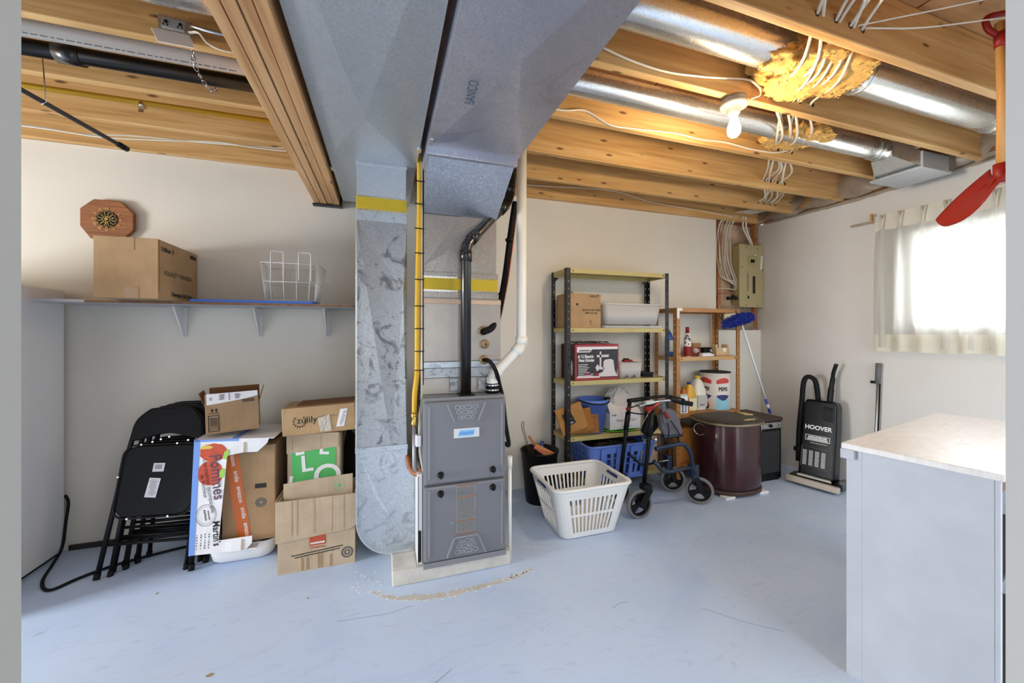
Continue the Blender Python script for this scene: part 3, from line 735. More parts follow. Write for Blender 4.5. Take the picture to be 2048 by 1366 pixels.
MB().tube([(-1.24, 2.025, 2.395), (-1.16, 2.025, 2.395)], .038, 20).obj('coupling', M_abs, kp)
# jack chain holding both pipes
ch = thing('hanger_chain', 'short steel chain looped round the two pipes left of the beam', 'chain', (-.74, 1.99, 2.34))
pts = smoothpath([(-.735, 1.87, 2.46), (-.735, 1.885, 2.40), (-.735, 1.90, 2.365), (-.73, 1.98, 2.345), (-.725, 2.03, 2.345), (-.72, 2.066, 2.38), (-.72, 2.07, 2.43)], 5)
for i in range(0, len(pts)-1, 2):
    p, q = pts[i], pts[i+1]; d = (q-p).normalized(); s = Vector((1, 0, 0)) if (i//2) % 2 else d.cross(Vector((1, 0, 0))).normalized()
    c = (p+q)/2; MB().tube([c+d*.013*math.cos(k*.785)+s*.007*math.sin(k*.785) for k in range(8)], .0018, 6, closed=True).obj('link', M_chrome, ch)
gl = thing('gas_pipe', 'long yellow gas pipe clipped along a joist on the left', 'pipe', (-1.2, 2.31, 2.37))
MB().tube([(-4.0, 2.31, 2.372), (-.465, 2.31, 2.385)], .0125, 14).obj('pipe', M_gas, gl)
b = MB(); b.tube([(-1.11, 2.31, 2.37), (-1.095, 2.31, 2.37)], .017, 14); b.box(-1.112, -1.093, 2.296, 2.30, 2.33, 2.37); b.obj('pipe_clip', M_chrome, gl)
# leftover rod hung along the joists
rp = thing('hanging_rod', 'thin dark rod with a black end cap hung under the left joists', 'rod', (-1.2, 2.3, 2.19))
A, B = Vector((-1.52, 1.30, 2.255)), Vector((-1.225, 2.40, 2.195))
MB().tube([A, B], .0095, 12).obj('rod', mat('rod_grey', (70, 72, 82), .4, .4), rp)
d = (B-A).normalized(); MB().tube([B-d*.02, B+d*.025], .0135, 12).obj('end_cap', M_blk, rp)
for q in (A+d*.1, A+d*.8): MB().tube([q+Vector((0, 0, -.012)), q+Vector((.012, 0, 0)), Vector((q.x, q.y, HC+.02))], .002, 6).obj('hook', M_chrome, rp)
# junction box with receptacle and cover hanging open
jb = thing('junction_box', 'metal junction box with open white cover plate on a left joist', 'outlet box', (-.72, 1.78, 2.42))
JM = I(-.745, 1.775, 2.425) @ RY(3)
b = MB().box(-.05, .05, -.02, .02, -.03, .03, JM); bxo = b.obj('box', M_pipe, jb, bev=.003)
MB().box(-.036, .036, -.024, -.02, -.019, .019, JM).obj('receptacle_face', mat('aged_steel', (176, 178, 178), .4, .6), bxo, bev=.002)
b = MB()
for s in (-.022, .022):
    b.prism(circ(.006, 12, s, .003), .0245, .026, JM @ RX(90)); b.box(s-.009, s-.006, -.026, -.0245, -.012, -.004, JM); b.box(s+.004, s+.007, -.026, -.0245, -.012, -.004, JM)
b.obj('slots', M_blk, bxo)['kind'] = 'stuff'
b = MB(); b.prism([(-.062, 0), (.045, 0), (.085, -.075), (-.025, -.075)], 0, .003, I(-.75, 1.752, 2.393) @ RX(62)); b.obj('cover_plate', M_white, jb, bev=.001)
b = MB(); N_ = 60
P = [Vector((-.69+.10*k/N_+.0*k, 1.76, 2.44-.02*k/N_)) for k in range(N_+1)]
P = smoothpath([(-.695, 1.765, 2.44), (-.64, 1.75, 2.425), (-.58, 1.745, 2.42), (-.46, 1.75, 2.425)], 22)
b.tube(P, [.008 if k % 2 else .0065 for k in range(len(P))], 10); b.obj('armoured_cable', M_chrome, jb)
b = MB(); b.tube(smoothpath([(-.70, 1.76, 2.41), (-.66, 1.735, 2.40), (-.63, 1.73, 2.365), (-.58, 1.735, 2.352), (-.50, 1.75, 2.37), (-.46, 1.76, 2.40)], 6), .006, 8, sq=.6); b.obj('flat_cable', M_cable, jb)

# bare bulb holders
M_porc = mat('porcelain', (214, 206, 190), .4)
M_bulb = mat('lit_bulb', (255, 226, 170), .5, emit=22)
def lamp(x, y, label, watts):
    t = thing('ceiling_lamp', label, 'lamp', (x, y, HC-.05))
    MB().lathe([(.055, HC-.001), (.055, HC-.028)][::-1], (x, y, 0), 28).obj('mounting_box', mat('box_grey', (140, 132, 118), .5, .3), t)
    MB().lathe([(.020, HC-.078), (.026, HC-.07), (.03, HC-.052), (.058, HC-.04), (.06, HC-.03), (.054, HC-.0285)], (x, y, 0), 28).obj('lampholder', M_porc, t)
    zc = HC-.148
    MB().lathe([(.003, zc-.034), (.016, zc-.031), (.026, zc-.02), (.030, zc-.002), (.027, zc+.018), (.019, zc+.04), (.0145, zc+.06), (.0145, zc+.078)], (x, y, 0), 24).obj('bulb', M_bulb, t)
    l = bpy.data.lights.new('bulb_light', 'POINT'); l.energy = watts; l.color = BULB_COL; l.shadow_soft_size = .03
    o = bpy.data.objects.new('bulb_light', l); COL.objects.link(o); o.location = (x, y, zc-.075)
    return t
l1 = lamp(1.575, 1.405, 'lit bare bulb in a porcelain holder under the right hand joists', BULB_W)
b = MB(); b.tube(smoothpath([at(1205, 95, 1.38), at(1260, 120, 1.38), at(1330, 143, 1.38), at(1400, 153, 1.38), at(1455, 157, 1.38), at(1497, 160, 1.375), at(1518, 175, 1.36), at(1520, 190, 1.36), at(1503, 197, 1.38)], 6), .006, 8, sq=.6); b.obj('lamp_cable', M_cable, l1)
l2 = lamp(-2.87, 1.81, 'lit bare bulb in a porcelain holder beyond the white freezer', BULB_W2)

# house wiring
def cable(name, label, pts, r=.0055, n=6, m=M_cable, cat='cable', group=None):
    t = tag(MB().tube(smoothpath(pts, n), r, 8, sq=.65).obj(name, m), label, cat, group); return t
cable('wall_cable', 'thin white cable stapled along the header above the left wall', [(-2.6, 2.572, 2.30)]+[at(x_, y_, 2.572) for x_, y_ in ((48, 250), (160, 268), (270, 272), (380, 283), (470, 290), (560, 296))]+[(-.44, 2.572, 2.4)])
cable('wall_cable', 'second thin white cable sagging below the other on the left header', [(-2.6, 2.568, 2.298)]+[at(x_, y_, 2.568) for x_, y_ in ((48, 252), (200, 274), (330, 281), (430, 284), (500, 294), (575, 302))]+[(-.44, 2.568, 2.39)])
cable('joist_cable', 'white cable stapled in waves along the joist below the lit bulb', [(.5, 1.79, 2.45)]+[at(x_, y_, 1.79) for x_, y_ in ((1110, 218), (1160, 220), (1180, 226), (1220, 250), (1270, 258), (1350, 267), (1400, 279), (1450, 285), (1500, 298), (1545, 305), (1575, 302))], .0065)
cable('header_cable', 'white cable running along the last joist above the shelving', [(.7, 2.92, 2.47)]+[at(x_, y_, 2.92) for x_, y_ in ((1060, 370), (1180, 377), (1240, 385), (1300, 404), (1370, 416), (1450, 430))]+[(3.25, 2.92, 2.42)], .006)
J = [(.55, (1.02, 1.06, 1.12, 1.16, 1.20, 1.26, 1.30)), (.985, (1.50, 1.53, 1.60, 1.62, 1.68, 1.70, 1.745)), (1.40, (1.83, 1.85, 1.905, 1.92, 1.985, 2.0, 2.075)), (1.81, (2.33, 2.35, 2.38, 2.41, 2.44, 2.46, 2.50)), (2.21, (2.77, 2.79, 2.83, 2.86, 2.90, 2.94, 2.98)), (2.595, (3.17, 3.20, 3.24, 3.27, 3.31, 3.34, 3.38))]
rg = random.Random(12)
for i in range(7):
    pts = []
    for a, (y, xs) in enumerate(J):
        pts.append((xs[i], y, 2.446))
        if a < len(J)-1:
            y2, x2 = J[a+1]; xm = (xs[i]+x2[i])/2; f = .45+rg.uniform(-.12, .12)
            pts.append((xm+rg.uniform(-.03, .03), y+(y2-y)*f, (2.392 if a in (1, 2) else 2.44)+rg.uniform(-.008, .01) if a < 3 else 2.43+rg.uniform(-.045, .03)))
    pts.append((3.30+.03*i, 2.76, 2.45)); pts.append((3.26+.03*i, 2.90, 2.46))
    cable('branch_cable', 'white cable threaded through the right joists, '+ORD[i], pts, .006, 5, group='cables through the right joists')
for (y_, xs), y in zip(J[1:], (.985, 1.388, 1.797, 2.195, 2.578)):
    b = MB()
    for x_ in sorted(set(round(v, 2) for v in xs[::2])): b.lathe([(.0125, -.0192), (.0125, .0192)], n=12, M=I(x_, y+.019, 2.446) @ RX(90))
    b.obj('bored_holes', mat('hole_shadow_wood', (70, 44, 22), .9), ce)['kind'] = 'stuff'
cable('slack_cable', 'taut white cable crossing the bare subfloor at the top right', [(1.70, .97, 2.44), (1.95, .9, 2.50), (2.3, .8, 2.58), (2.7, .66, 2.61)], .004)
cable('slack_cable', 'lower white cable crossing the bare subfloor at the top right', [(1.74, .97, 2.44), (2.0, .92, 2.47), (2.4, .84, 2.55), (2.9, .70, 2.60)], .004)

# fibreglass stuffed round the pipes
def wad(label, cx, cy, cz, rx, ry, rz, seed, n=26, m=M_ins):
    from mathutils import noise as NZ
    rg = random.Random(seed); t = thing('insulation_wad', label, 'insulation', (cx, cy, cz-rz)); b = MB(); P0 = []
    def pt(d):
        q = Vector((d.x*rx, d.y*ry, d.z*rz)); o = Vector((seed, 0, 0))
        k = 1+.42*NZ.fractal(q*7+o, 1.0, 2.0, 3)+.16*NZ.noise(q*38+o)
        r_ = Vector((cx, cy, cz))+q*k; r_.z = max(r_.z, 2.402+.008*NZ.noise(q*30)); r_.y = max(min(r_.y, cy+.165), cy-.165); return r_
    def fn(u, v):
        th = 2*math.pi*u; f = math.pi*v
        return pt(Vector((-math.cos(f), math.sin(f)*math.cos(th), math.sin(f)*math.sin(th))))
    b.grid(fn, n, n); b.obj('batt', m, t)
    b = MB()
    for k in range(n*16):
        d = Vector((rg.gauss(0, 1), rg.gauss(0, 1), rg.gauss(0, 1))).normalized(); p = pt(d)
        e = p+Vector((d.x*.3+rg.uniform(-.6, .6), d.y*.5+rg.uniform(-.6, .6), d.z*.3-.05)).normalized()*rg.uniform(.01, .025); w_ = (e-p).cross(Vector((rg.gauss(0, 1), rg.gauss(0, 1), 1))).normalized()*rg.uniform(.0015, .005)
        p = p-(e-p)*.3; b.add([p-w_, p+w_, e], [(0, 1, 2)])
    b.obj('fibres', m, t)['kind'] = 'stuff'
    return t
wad('yellow fibreglass wad stuffed round the larger round duct', 1.80, 1.208, 2.46, .29, .165, .10, 3, 60)
wad('small tan fibreglass wad round the smaller round duct by the bulb', 2.28, 1.63, 2.43, .16, .12, .075, 8, 40)
tag(MB().cbox(I(2.30, .82, 2.604) @ RZ(-35), .13, .05, .036).obj('wood_block', M_ply, bev=.003), 'small scrap of wood nailed under the subfloor near the red shovel', 'wood block')

# ================================================================== LEFT SIDE
fr = thing('freezer', 'tall white upright freezer at the left end of the back wall', 'freezer', (-2.1, 2.6, 0))
MB().box(-2.45, -1.765, 2.31, 2.94, .02, 1.527).obj('cabinet', M_white, fr, bev=.008)
MB().box(-2.45, -1.765, 2.25, 2.305, .06, 1.522).obj('door', M_white, fr, bev=.01)
MB().box(-2.43, -1.785, 2.34, 2.92, 0, .02).obj('plinth', M_blk, fr)
MB().box(-2.41, -2.38, 2.20, 2.25, .8, 1.2).obj('handle', M_chrome, fr, bev=.006)
cd = tag(MB().tube(smoothpath([(-1.75, 2.92, .34), (-1.725, 2.90, .30), (-1.73, 2.89, .2), (-1.74, 2.88, .06), (-1.73, 2.80, .009), (-1.66, 2.62, .008), (-1.57, 2.52, .008), (-1.50, 2.60, .008), (-1.40, 2.68, .008), (-1.25, 2.74, .008), (-1.05, 2.80, .008), (-.9, 2.84, .008)], 6), .0075, 8).obj('power_cord', M_rub), 'black power cord looping over the floor by the freezer', 'cord')

# wall shelf
SZ = 1.442
sh = thing('wall_shelf', 'white painted board shelf with raw edge on the left wall', 'shelf', (-.9, BY-.15, SZ))
MB().box(-1.742, -.195, 2.67, BY-.003, SZ, SZ+.015).obj('board', M_cab, sh, bev=.001)
MB().box(-1.52, -.195, 2.664, 2.67, SZ, SZ+.0125).obj('raw_edge', mat('raw_edge_wood', (128, 92, 62), .8, var=.3, vscale=30), sh)
for x in (-1.205, -.79, -.385):
    b = MB(); b.prism([(0, 0), (-.13, 0), (-.13, -.01), (-.022, -.17), (-.006, -.185), (0, -.185)], -.004, .004, I(x, BY-.006, SZ-.004) @ RZ(90) @ RX(90))
    br = b.obj('bracket', M_white, sh); b = MB()
    b.box(x-.014, x+.014, BY-.010, BY-.003, SZ-.19, SZ-.001); b.box(x-.013, x+.013, BY-.13, BY-.01, SZ-.006, SZ-.001); b.obj('bracket_flange', M_white, br, bev=.002)
    for z in (SZ-.03, SZ-.175): MB().lathe([(.005, 0), (.004, .003)], n=10, M=I(x, BY-.010, z) @ RX(90)).obj('screw', M_ink, br)
# cardboard box on the shelf
def carton(name, label, x0, x1, y0, y1, z0, z1, m=M_card, loc=None, tape=None, group=None):
    t = thing(name, label, 'box', ((x0+x1)/2, (y0+y1)/2, z0), group=group)
    MB().box(x0, x1, y0, y1, z0, z1).obj('carton', m, t, bev=.003)
    return t
bx = carton('cardboard_box', 'large taped brown cardboard box on the wall shelf', -1.39, -1.125, 2.495, 2.94, SZ+.0155, 1.770)
M_tape = mat('brown_tape', (168, 136, 98), .3, coat=.3); M_tape2 = mat('dark_tape', (150, 108, 62), .3, coat=.3)
MB().box(-1.28, -1.225, 2.4935, 2.4955, 1.705, 1.771).obj('tape', M_tape, bx); MB().box(-1.265, -1.205, 2.4935, 2.4955, SZ+.0155, 1.515).obj('tape', M_tape2, bx)
MB().box(-1.28, -1.225, 2.4935, 2.8, 1.770, 1.7715).obj('tape', M_tape, bx)
text(bx, 'Utiliter 3', RIGHTF(-1.125, 2.52, 1.725), .035, M_ink, align='LEFT', bold=.001)
text(bx, '020305', RIGHTF(-1.125, 2.84, 1.737), .028, M_ink, align='LEFT', sx=.9, bold=.002)
text(bx, 'EQUALITY 768-002003', RIGHTF(-1.125, 2.55, 1.60), .034, M_ink, align='LEFT', sx=.95)
text(bx, 'Champion DA Ultra', RIGHTF(-1.125, 2.62, 1.492), .03, M_ink, align='LEFT', bold=.0012)
MB().box(-1.1255, -1.1245, 2.5, 2.505, 1.5, 1.765).obj('crease', M_cardd, bx)
# blue lid and wire basket
bl = thing('cutting_board', 'flat blue plastic board lying on the wall shelf', 'board', (-.74, 2.79, SZ+.0155))
MB().prism(rrect(.66, .24, .03, 5, -.745, 2.79), SZ+.0155, SZ+.032).obj('board', mat('board_blue', (74, 112, 196), .4), bl, bev=.004)
MB().prism(rrect(.60, .18, .03, 5, -.745, 2.79), SZ+.032, SZ+.0335).obj('inner_panel', mat('board_blue2', (92, 128, 206), .45), bl)
wbk = thing('wire_basket', 'white wire basket with two hook handles on the wall shelf', 'basket', (-.55, 2.79, SZ+.033))
M_wire = mat('white_wire', (220, 218, 214), .4)
zb0, zb1 = SZ+.036, 1.705
cb = [(-.69, 2.70), (-.42, 2.70), (-.42, 2.90), (-.69, 2.90)]; ct = [(-.71, 2.675), (-.402, 2.675), (-.385, 2.925), (-.73, 2.925)]
def lerp2(a, b, t): return (a[0]*(1-t)+b[0]*t, a[1]*(1-t)+b[1]*t)
def lv(t, k, n, z): 
    a = lerp2(cb[k], ct[k], z); b_ = lerp2(cb[(k+1) % 4], ct[(k+1) % 4], z); p = lerp2(a, b_, t); return Vector((p[0], p[1], zb0+(zb1-zb0)*z))
for z in (0, .5, 1): MB().tube([lv(0, k, 0, z) for k in range(4)], .0028 if z < 1 else .0035, 8, closed=True).obj('rim_wire', M_wire, wbk)
for k, n in ((0, 4), (1, 9), (2, 4), (3, 9)):
    for i in range(n):
        t = (i+.5)/n if k in (0, 2) else i/(n-1)
        MB().tube([lv(t, k, n, 0), lv(t, k, n, 1)], .002, 6).obj('upright_wire', M_wire, wbk)
for i in range(6):
    x = -.68+i*.05; MB().tube([(x, 2.70, zb0), (x, 2.90, zb0)], .002, 6).obj('floor_wire', M_wire, wbk)
for x in (-.655, -.505):
    p = [(x, 2.672, 1.60), (x, 2.672, 1.775), (x+.068, 2.672, 1.772), (x+.068, 2.672, 1.60)]
    MB().tube(bend(p, .01, 3), .003, 8).obj('hook_handle', M_wire, wbk)
# octagonal wall clock
ck = thing('wall_clock', 'octagonal wooden wall clock with a flower dial above the box', 'clock', (-1.572, BY-.02, 1.955))
o8 = [(-.125, -.048), (-.078, -.118), (.072, -.118), (.125, -.052), (.125, .048), (.062, .115), (-.062, .115), (-.125, .055)]
CM = FRONT(-1.572, BY, 1.955)
MB().prism(o8, .004, .032, CM).obj('case', wood('clock_oak', (112, 62, 28), (146, 90, 48), (166, 108, 62), 'x', knots=False, gs=2.4), ck, bev=.003)
MB().prism(circ(.05, 28), .032, .035, CM).obj('dial', M_blk, ck)
M_gold = mat('gold', (206, 176, 104), .3, .9)
for k in range(12):
    a = R(30*k)
    pm = CM @ I(0, 0, .035) @ Matrix.Rotation(a, 4, 'Z')
    pet = [(.013, 0), (.024, .0085), (.038, .0095), (.052, 0), (.038, -.0095), (.024, -.0085)]
    b = MB()
    for (xa, ya), (xb, yb) in zip(pet, pet[1:]+pet[:1]): b.tube([pm @ Vector((xa, ya, .001)), pm @ Vector((xb, yb, .001))], .0013, 6)
    b.obj('petal', M_gold, ck)
    text(ck, ['III', 'II', 'I', 'XII', 'XI', 'X', 'IX', 'VIII', 'VII', 'VI', 'V', 'IV'][k], CM @ Matrix.Rotation(a, 4, 'Z') @ I(.063, 0, .033) @ RZ(-90), .016, M_gold, name='numeral', bold=.0008)
MB().lathe([(.011, 0), (.008, .006)], n=16, M=CM @ I(0, 0, .035)).obj('hub', M_gold, ck)
MB().bar(CM @ Vector((0, 0, .043)), CM @ Vector((.004, -.05, .043)), .002, .002, (0, 1, 0)).obj('hand', M_gold, ck)

# folding chairs leaning on the wall
M_vinyl = mat('black_vinyl', (11, 12, 15), .55, spec=.22, bump=.1, bscale=90); M_tubb = mat('black_chair_tube', (8, 8, 9), .4, spec=.3)
def chair(label):
    t = thing('folding_chair', label, 'chair', group='folding chairs leaning on the left wall', world=False)
    H_ = .86
    P = bend([(-.215, 0, .01), (-.19, 0, .55), (-.165, 0, .80), (-.10, 0, H_), (.10, 0, H_), (.165, 0, .80), (.19, 0, .55), (.215, 0, .01)], .09, 6)
    MB().tube(P, .0115, 12).obj('front_frame', M_tubb, t)
    for s in (-1, 1):
        MB().tube([(s*.175, .028, .0), (s*.172, .026, .30), (s*.168, .02, .52)], .0105, 10).obj('rear_leg', M_tubb, t)
        MB().tube([(s*.216, 0, 0), (s*.2155, 0, .03)], .0145, 10).obj('foot_cap', M_rub, t)
        MB().tube([(s*.1752, .028, -.002), (s*.175, .028, .03)], .0135, 10).obj('foot_cap', M_rub, t)
    for z, y, hw in ((.19, .03, .176), (.235, .028, .175), (.16, .0, .208)): MB().tube([(-hw, y, z), (hw, y, z)], .008, 8).obj('cross_bar', M_tubb, t)
    # back pad with wavy lower edge
    n = 20; top = []; 
    for k in range(n+1):
        a = -1+2*k/n; top.append((a*.172 if abs(a) < .95 else a*.172, H_+.008-.085*max(0, abs(a)-.55)**1.6/.45**1.6*1.0))
    bot = [(-1+2*k/n, 0) for k in range(n+1)]; bot = [(a*.182, .705+.018*math.cos(a*math.pi*1.0)) for a, _ in bot]
    MB().prism(top+bot[::-1], -.016, .014, RX(90)).obj('backrest', M_vinyl, t, bev=.008, seg=3)
    st = MB().prism(rrect(.365, .37, .06, 6, 0, .475), -.002, .022, RX(90)).obj('seat', M_vinyl, t, bev=.008, seg=3)
    pr = rrect(.375, .38, .062, 6, 0, .475); MB().tube([(x, -.024, z) for x, z in pr], .005, 8, closed=True).obj('seat_rim', M_tubb, st)
    for x, z in ((-.105, .665), (.07, .665), (-.11, .285), (.08, .285), (-.188, .50)): MB().lathe([(.006, 0), (.005, .004)], n=10, M=I(x, -.029, z) @ RX(90)).obj('rivet', M_chrome, st)
    return t, st
cA, seatA = chair('frontmost black folding chair, white tags on its seat, leaning on the wall')
MB().cbox(I(-.005, -.025, .54) @ RY(2), .055, .001, .045).obj('tag', M_paper, seatA)
lb = MB().cbox(I(-.018, -.025, .435) @ RY(6), .055, .001, .10).obj('tag', M_paper, seatA)
b = MB(); rg = random.Random(1)
for k in range(14): b.cbox(I(-.018, -.0259, .475-k*.006) @ RY(6), .03+rg.uniform(-.012, .012), .0006, .0016)
for k in range(4): b.cbox(I(-.006, -.0259, .552-k*.006) @ RY(2), .034, .0006, .003)
b.obj('tag_print', M_inkg, lb)['kind'] = 'stuff'
base = (-1.200, 2.532)
labs = [None, 'second black folding chair, tucked right behind the one with white tags', 'third black folding chair in the stack against the left wall', 'rearmost black folding chair, resting against the left wall']
cB, _ = chair(labs[1])
for i, c_ in enumerate([cA, cB, copy_tree(cB), copy_tree(cB)]):
    if i: c_['label'] = labs[i]
    c_.location = (base[0]+.028*i+(.012 if i else 0), base[1]+.058*i, .0035)
    c_.rotation_euler = (R(-14.5+1.6*i), 0, R(-8+2*i))
# ================================================================== CARTONS ON THE LEFT
M_green = mat('green_ink', (84, 176, 96), .7); M_pink = mat('pale_print', (232, 228, 226), .7)
M_or = mat('orange_tape', (206, 106, 44), .35, coat=.2); M_bluecard = mat('blue_card', (108, 146, 214), .7); M_wcard = cardboard('white_card', (224, 222, 224))
M_apple = mat('apple_red', (188, 74, 48), .75, var=.15, vscale=25); M_leaf = mat('leaf_green', (150, 196, 84), .75); M_purp = mat('purple_ink', (96, 70, 84), .8)
# white plastic tub on the floor
tb = thing('plastic_tub', 'white plastic tub on the floor under the apple carton', 'tub', (-.76, 2.62, 0))
def rr3(w, d, r, z, cx, cy, n=5): return [Vector((x, y, z)) for x, y in rrect(w, d, r, n, cx, cy)]
def tub(parent, name, m, levels, thick=.003, cap=True):
    b = MB(); n = len(levels[0]); 
    for L_ in levels: b.v += [Vector(p) for p in L_]
    for i in range(len(levels)-1):
        for k in range(n): b.f.append([i*n+k, i*n+(k+1) % n, (i+1)*n+(k+1) % n, (i+1)*n+k]); b.sm.append(True)
    if cap: b.f.append(list(range(n))[::-1]); b.sm.append(False)
    return b.obj(name, m, parent, solid=thick, offs=1)
tub(tb, 'shell', M_white, [rr3(.26, .20, .05, .004, -.762, 2.63), rr3(.295, .235, .06, .02, -.762, 2.63), rr3(.33, .27, .06, .105, -.757, 2.63)])
b = MB(); b.tube(rr3(.336, .276, .06, .105, -.757, 2.63), .006, 8, closed=True); b.obj('rim', M_white, tb)
# apple carton lying on its side, opening toward the room
ac = thing('apple_carton', 'white and blue apple carton on its side above the white tub', 'box', (-.80, 2.6, .115), world=False)
ac.location = (-.972, 2.445, .112); ac.rotation_euler = (0, R(2.4), R(-2))
AW, AH, AD = .365, .605, .33
b = MB(); b.box(0, .006, 0, AD, 0, AH); b.box(.006, AW, 0, AD, AH-.006, AH); b.box(.006, AW-.06, 0, AD, 0, .006); b.box(.006, AW, AD-.006, AD, .006, AH-.006)
sh_ = b.obj('shell', M_wcard, ac)
MB().box(-.002, .003, -.004, AD+.002, -.002, AH+.001).obj('blue_side', M_bluecard, sh_)
ff = MB(); ff.prism([(.0, 0), (.255, .0), (.285, .035), (.285, .075), (.13, .065), (.15, .515), (.225, .53), (.29, .53), (.335, .575), (.345, AH), (0, AH)], 0, .004, RX(90)); ff = ff.obj('front_flange', M_wcard, ac)
MB().box(.0, .024, -.0055, -.004, 0, AH).obj('blue_edge', M_bluecard, ff)
MB().box(.165, .195, .0, AD, AH, AH+.0015).obj('blue_stripe', M_bluecard, sh_)
MB().box(0, .20, -.0055, -.004, AH-.012, AH).obj('blue_edge', M_bluecard, ff)
for x, z0, z1 in ((.225, .53, .585), (.235, .004, .062)): MB().box(x, x+.008, -.008, -.004, z0, z1).obj('tab_fold', M_card2, ff)
AP = lambda x, z: I(x, -.004, z) @ RX(90)
def blob(n, rx, ry, seed, cx=0, cy=0):
    rg = random.Random(seed); return [(cx+rx*math.cos(k*6.2832/n)*rg.uniform(.93, 1.05), cy+ry*math.sin(k*6.2832/n)*rg.uniform(.93, 1.05)) for k in range(n)]
decal(ff, 'apple_print', M_apple, AP(.088, .535), [blob(20, .062, .05, 1)]); decal(ff, 'apple_print', M_apple, AP(.078, .425), [blob(20, .058, .066, 2)])
decal(ff, 'leaf_print', M_leaf, AP(.145, .525), [[(-.014, -.02), (.0, -.03), (.014, .0), (.012, .026), (-.006, .014)]], lift=.0014); decal(ff, 'leaf_print', M_leaf, AP(.132, .425), [[(-.012, -.022), (.006, -.026), (.014, .01), (.002, .026), (-.012, .008)]], lift=.0014)
decal(ff, 'leaf_print', mat('apple_yellow', (206, 178, 84), .7), AP(.055, .56), [[(-.03, -.006), (.02, -.004), (.032, .006), (.01, .014), (-.018, .012)]], lift=.0014)
text(ff, 'Pommes', AP(.108, .405) @ RZ(-82), .074, M_purp, lift=.003, bold=.0008, sx=.95)
text(ff, 'Une tradition incomparable', AP(.074, .36) @ RZ(-80), .026, M_ink, lift=.003)
text(ff, 'de fraicheur', AP(.052, .36) @ RZ(-80), .026, M_ink, lift=.003)
b = MB(); ringpoly(b, .044, .046, AP(.068, .205), sy=1.25); ringpoly(b, .036, .037, AP(.068, .205), sy=1.25)
b.obj('round_stamp', M_inkg, ff); blurred_word(ff, AP(.064, .205) @ RZ(-80), .06, .01, M_inkg, 1); blurred_word(ff, AP(.08, .205) @ RZ(-80), .05, .006, M_inkg, 2)
text(ff, "Martin's", AP(.118, .105) @ RZ(-86), .046, M_ink, lift=.0012, bold=.0008, sx=.9)
b = MB(); rg = random.Random(3)
for r_ in range(4):
    for k in range(6): b.prism(rect(.03+r_*.018, .034+r_*.018, .03+k*.014, .03+k*.014+rg.uniform(.004, .011)), .0004, .001, AP(0, 0))
b.obj('small_print', M_inkg, ff)['kind'] = 'stuff'
# brown box with the orange tape inside the carton
ob = carton('cardboard_box', 'brown cardboard box with an orange tape strip inside the apple carton', -.838, -.585, 2.475, 2.76, .128, .652, M_card3)
MB().prism([(-.808, .655), (-.752, .655), (-.712, .13), (-.772, .13)], .4, 1.6, I(0, 2.8735, 0) @ RX(90) @ I(0, 0, -1.2)) if False else None
MB().prism([(-.832, .650), (-.766, .650), (-.700, .132), (-.762, .132)], 0, .001, I(0, 2.4745, 0) @ RX(90)).obj('orange_tape', M_or, ob)
for k, s in enumerate(('amazon', 'smile', 'amazon', 'smile', 'amazon')): text(ob, s, I(-.787+.0165*k, 2.4733, .595-.102*k) @ RX(90) @ RZ(-83), .03, M_pink, lift=.0004, bold=.0005)
MB().box(-.683, -.628, 2.4738, 2.475, .415, .44).obj('care_marks', M_ink, ob)
b = MB(); ringpoly(b, .022, .027, FRONT(-.655, 2.475, .335)); ringpoly(b, .008, .019, FRONT(-.655, 2.475, .335)); b.obj('round_stamp', M_inkg, ob)
# small open box on top
so = thing('cardboard_box', 'small open brown box with a white shipping label on top of the carton', 'box', (-.79, 2.6, .735), world=False)
so.location = (-.905, 2.46, .7335); so.rotation_euler = (0, R(-1.5), R(13))
W_, D_, H_ = .238, .17, .145
b = MB(); b.box(0, W_, 0, .004, 0, H_); b.box(0, W_, D_-.004, D_, 0, H_); b.box(0, .004, .004, D_-.004, 0, H_); b.box(W_-.004, W_, .004, D_-.004, 0, H_); b.box(.004, W_-.004, .004, D_-.004, 0, .004)
so_b = b.obj('carton', M_card3, so)
MB().box(0, W_, -.001, .003, 0, .07, I(0, 0, H_) @ RX(4)).obj('flap', M_card3, so); MB().box(0, W_, -.002, .002, 0, .085, I(0, D_, H_) @ RX(-6)).obj('flap', M_cardd, so)
MB().box(-.002, .002, .005, D_-.01, 0, .08, I(0, 0, H_) @ RY(-18)).obj('flap', M_cardd, so); MB().box(-.002, .002, .005, D_-.01, 0, .085, I(W_, 0, H_) @ RY(16)).obj('flap', M_cardd, so)
FM = lambda x, z: I(x, 0, z) @ RX(90)
lb = MB().prism([(.008, .012), (.10, .022), (.18, .032), (.235, .044), (.235, .072), (.008, .072)], .001, .002, I(0, 0, H_) @ RX(4) @ RX(90)).obj('shipping_label', M_paper, so)
TM = I(0, 0, H_) @ RX(4) @ RX(90)
b = MB(); rg = random.Random(9)
for x0, x1, k in ((.06, .09, 9), (.13, .16, 8), (.018, .035, 5)):
    for q in range(k): b.prism(rect(x0+rg.uniform(0, .006), x1-rg.uniform(0, .01), .036+q*.0036, .038+q*.0036), .002, .0026, TM)
for q in range(6): b.prism(rect(.104, .11, .032+q*.0065, .036+q*.0065), .002, .0028, TM)
b.obj('label_print', M_purp, lb)['kind'] = 'stuff'
b = MB(); Mx = FM(0, 0)
for x in (.03, .048): b.prism([(x-.007, .125), (x, .138), (x+.007, .125), (x+.003, .125), (x+.003, .115), (x-.003, .115), (x-.003, .125)], .0004, .001, Mx)
b.prism(rect(.015, .062, .108, .111), .0004, .001, Mx); b.obj('care_marks', M_ink, so_b)
b = MB()
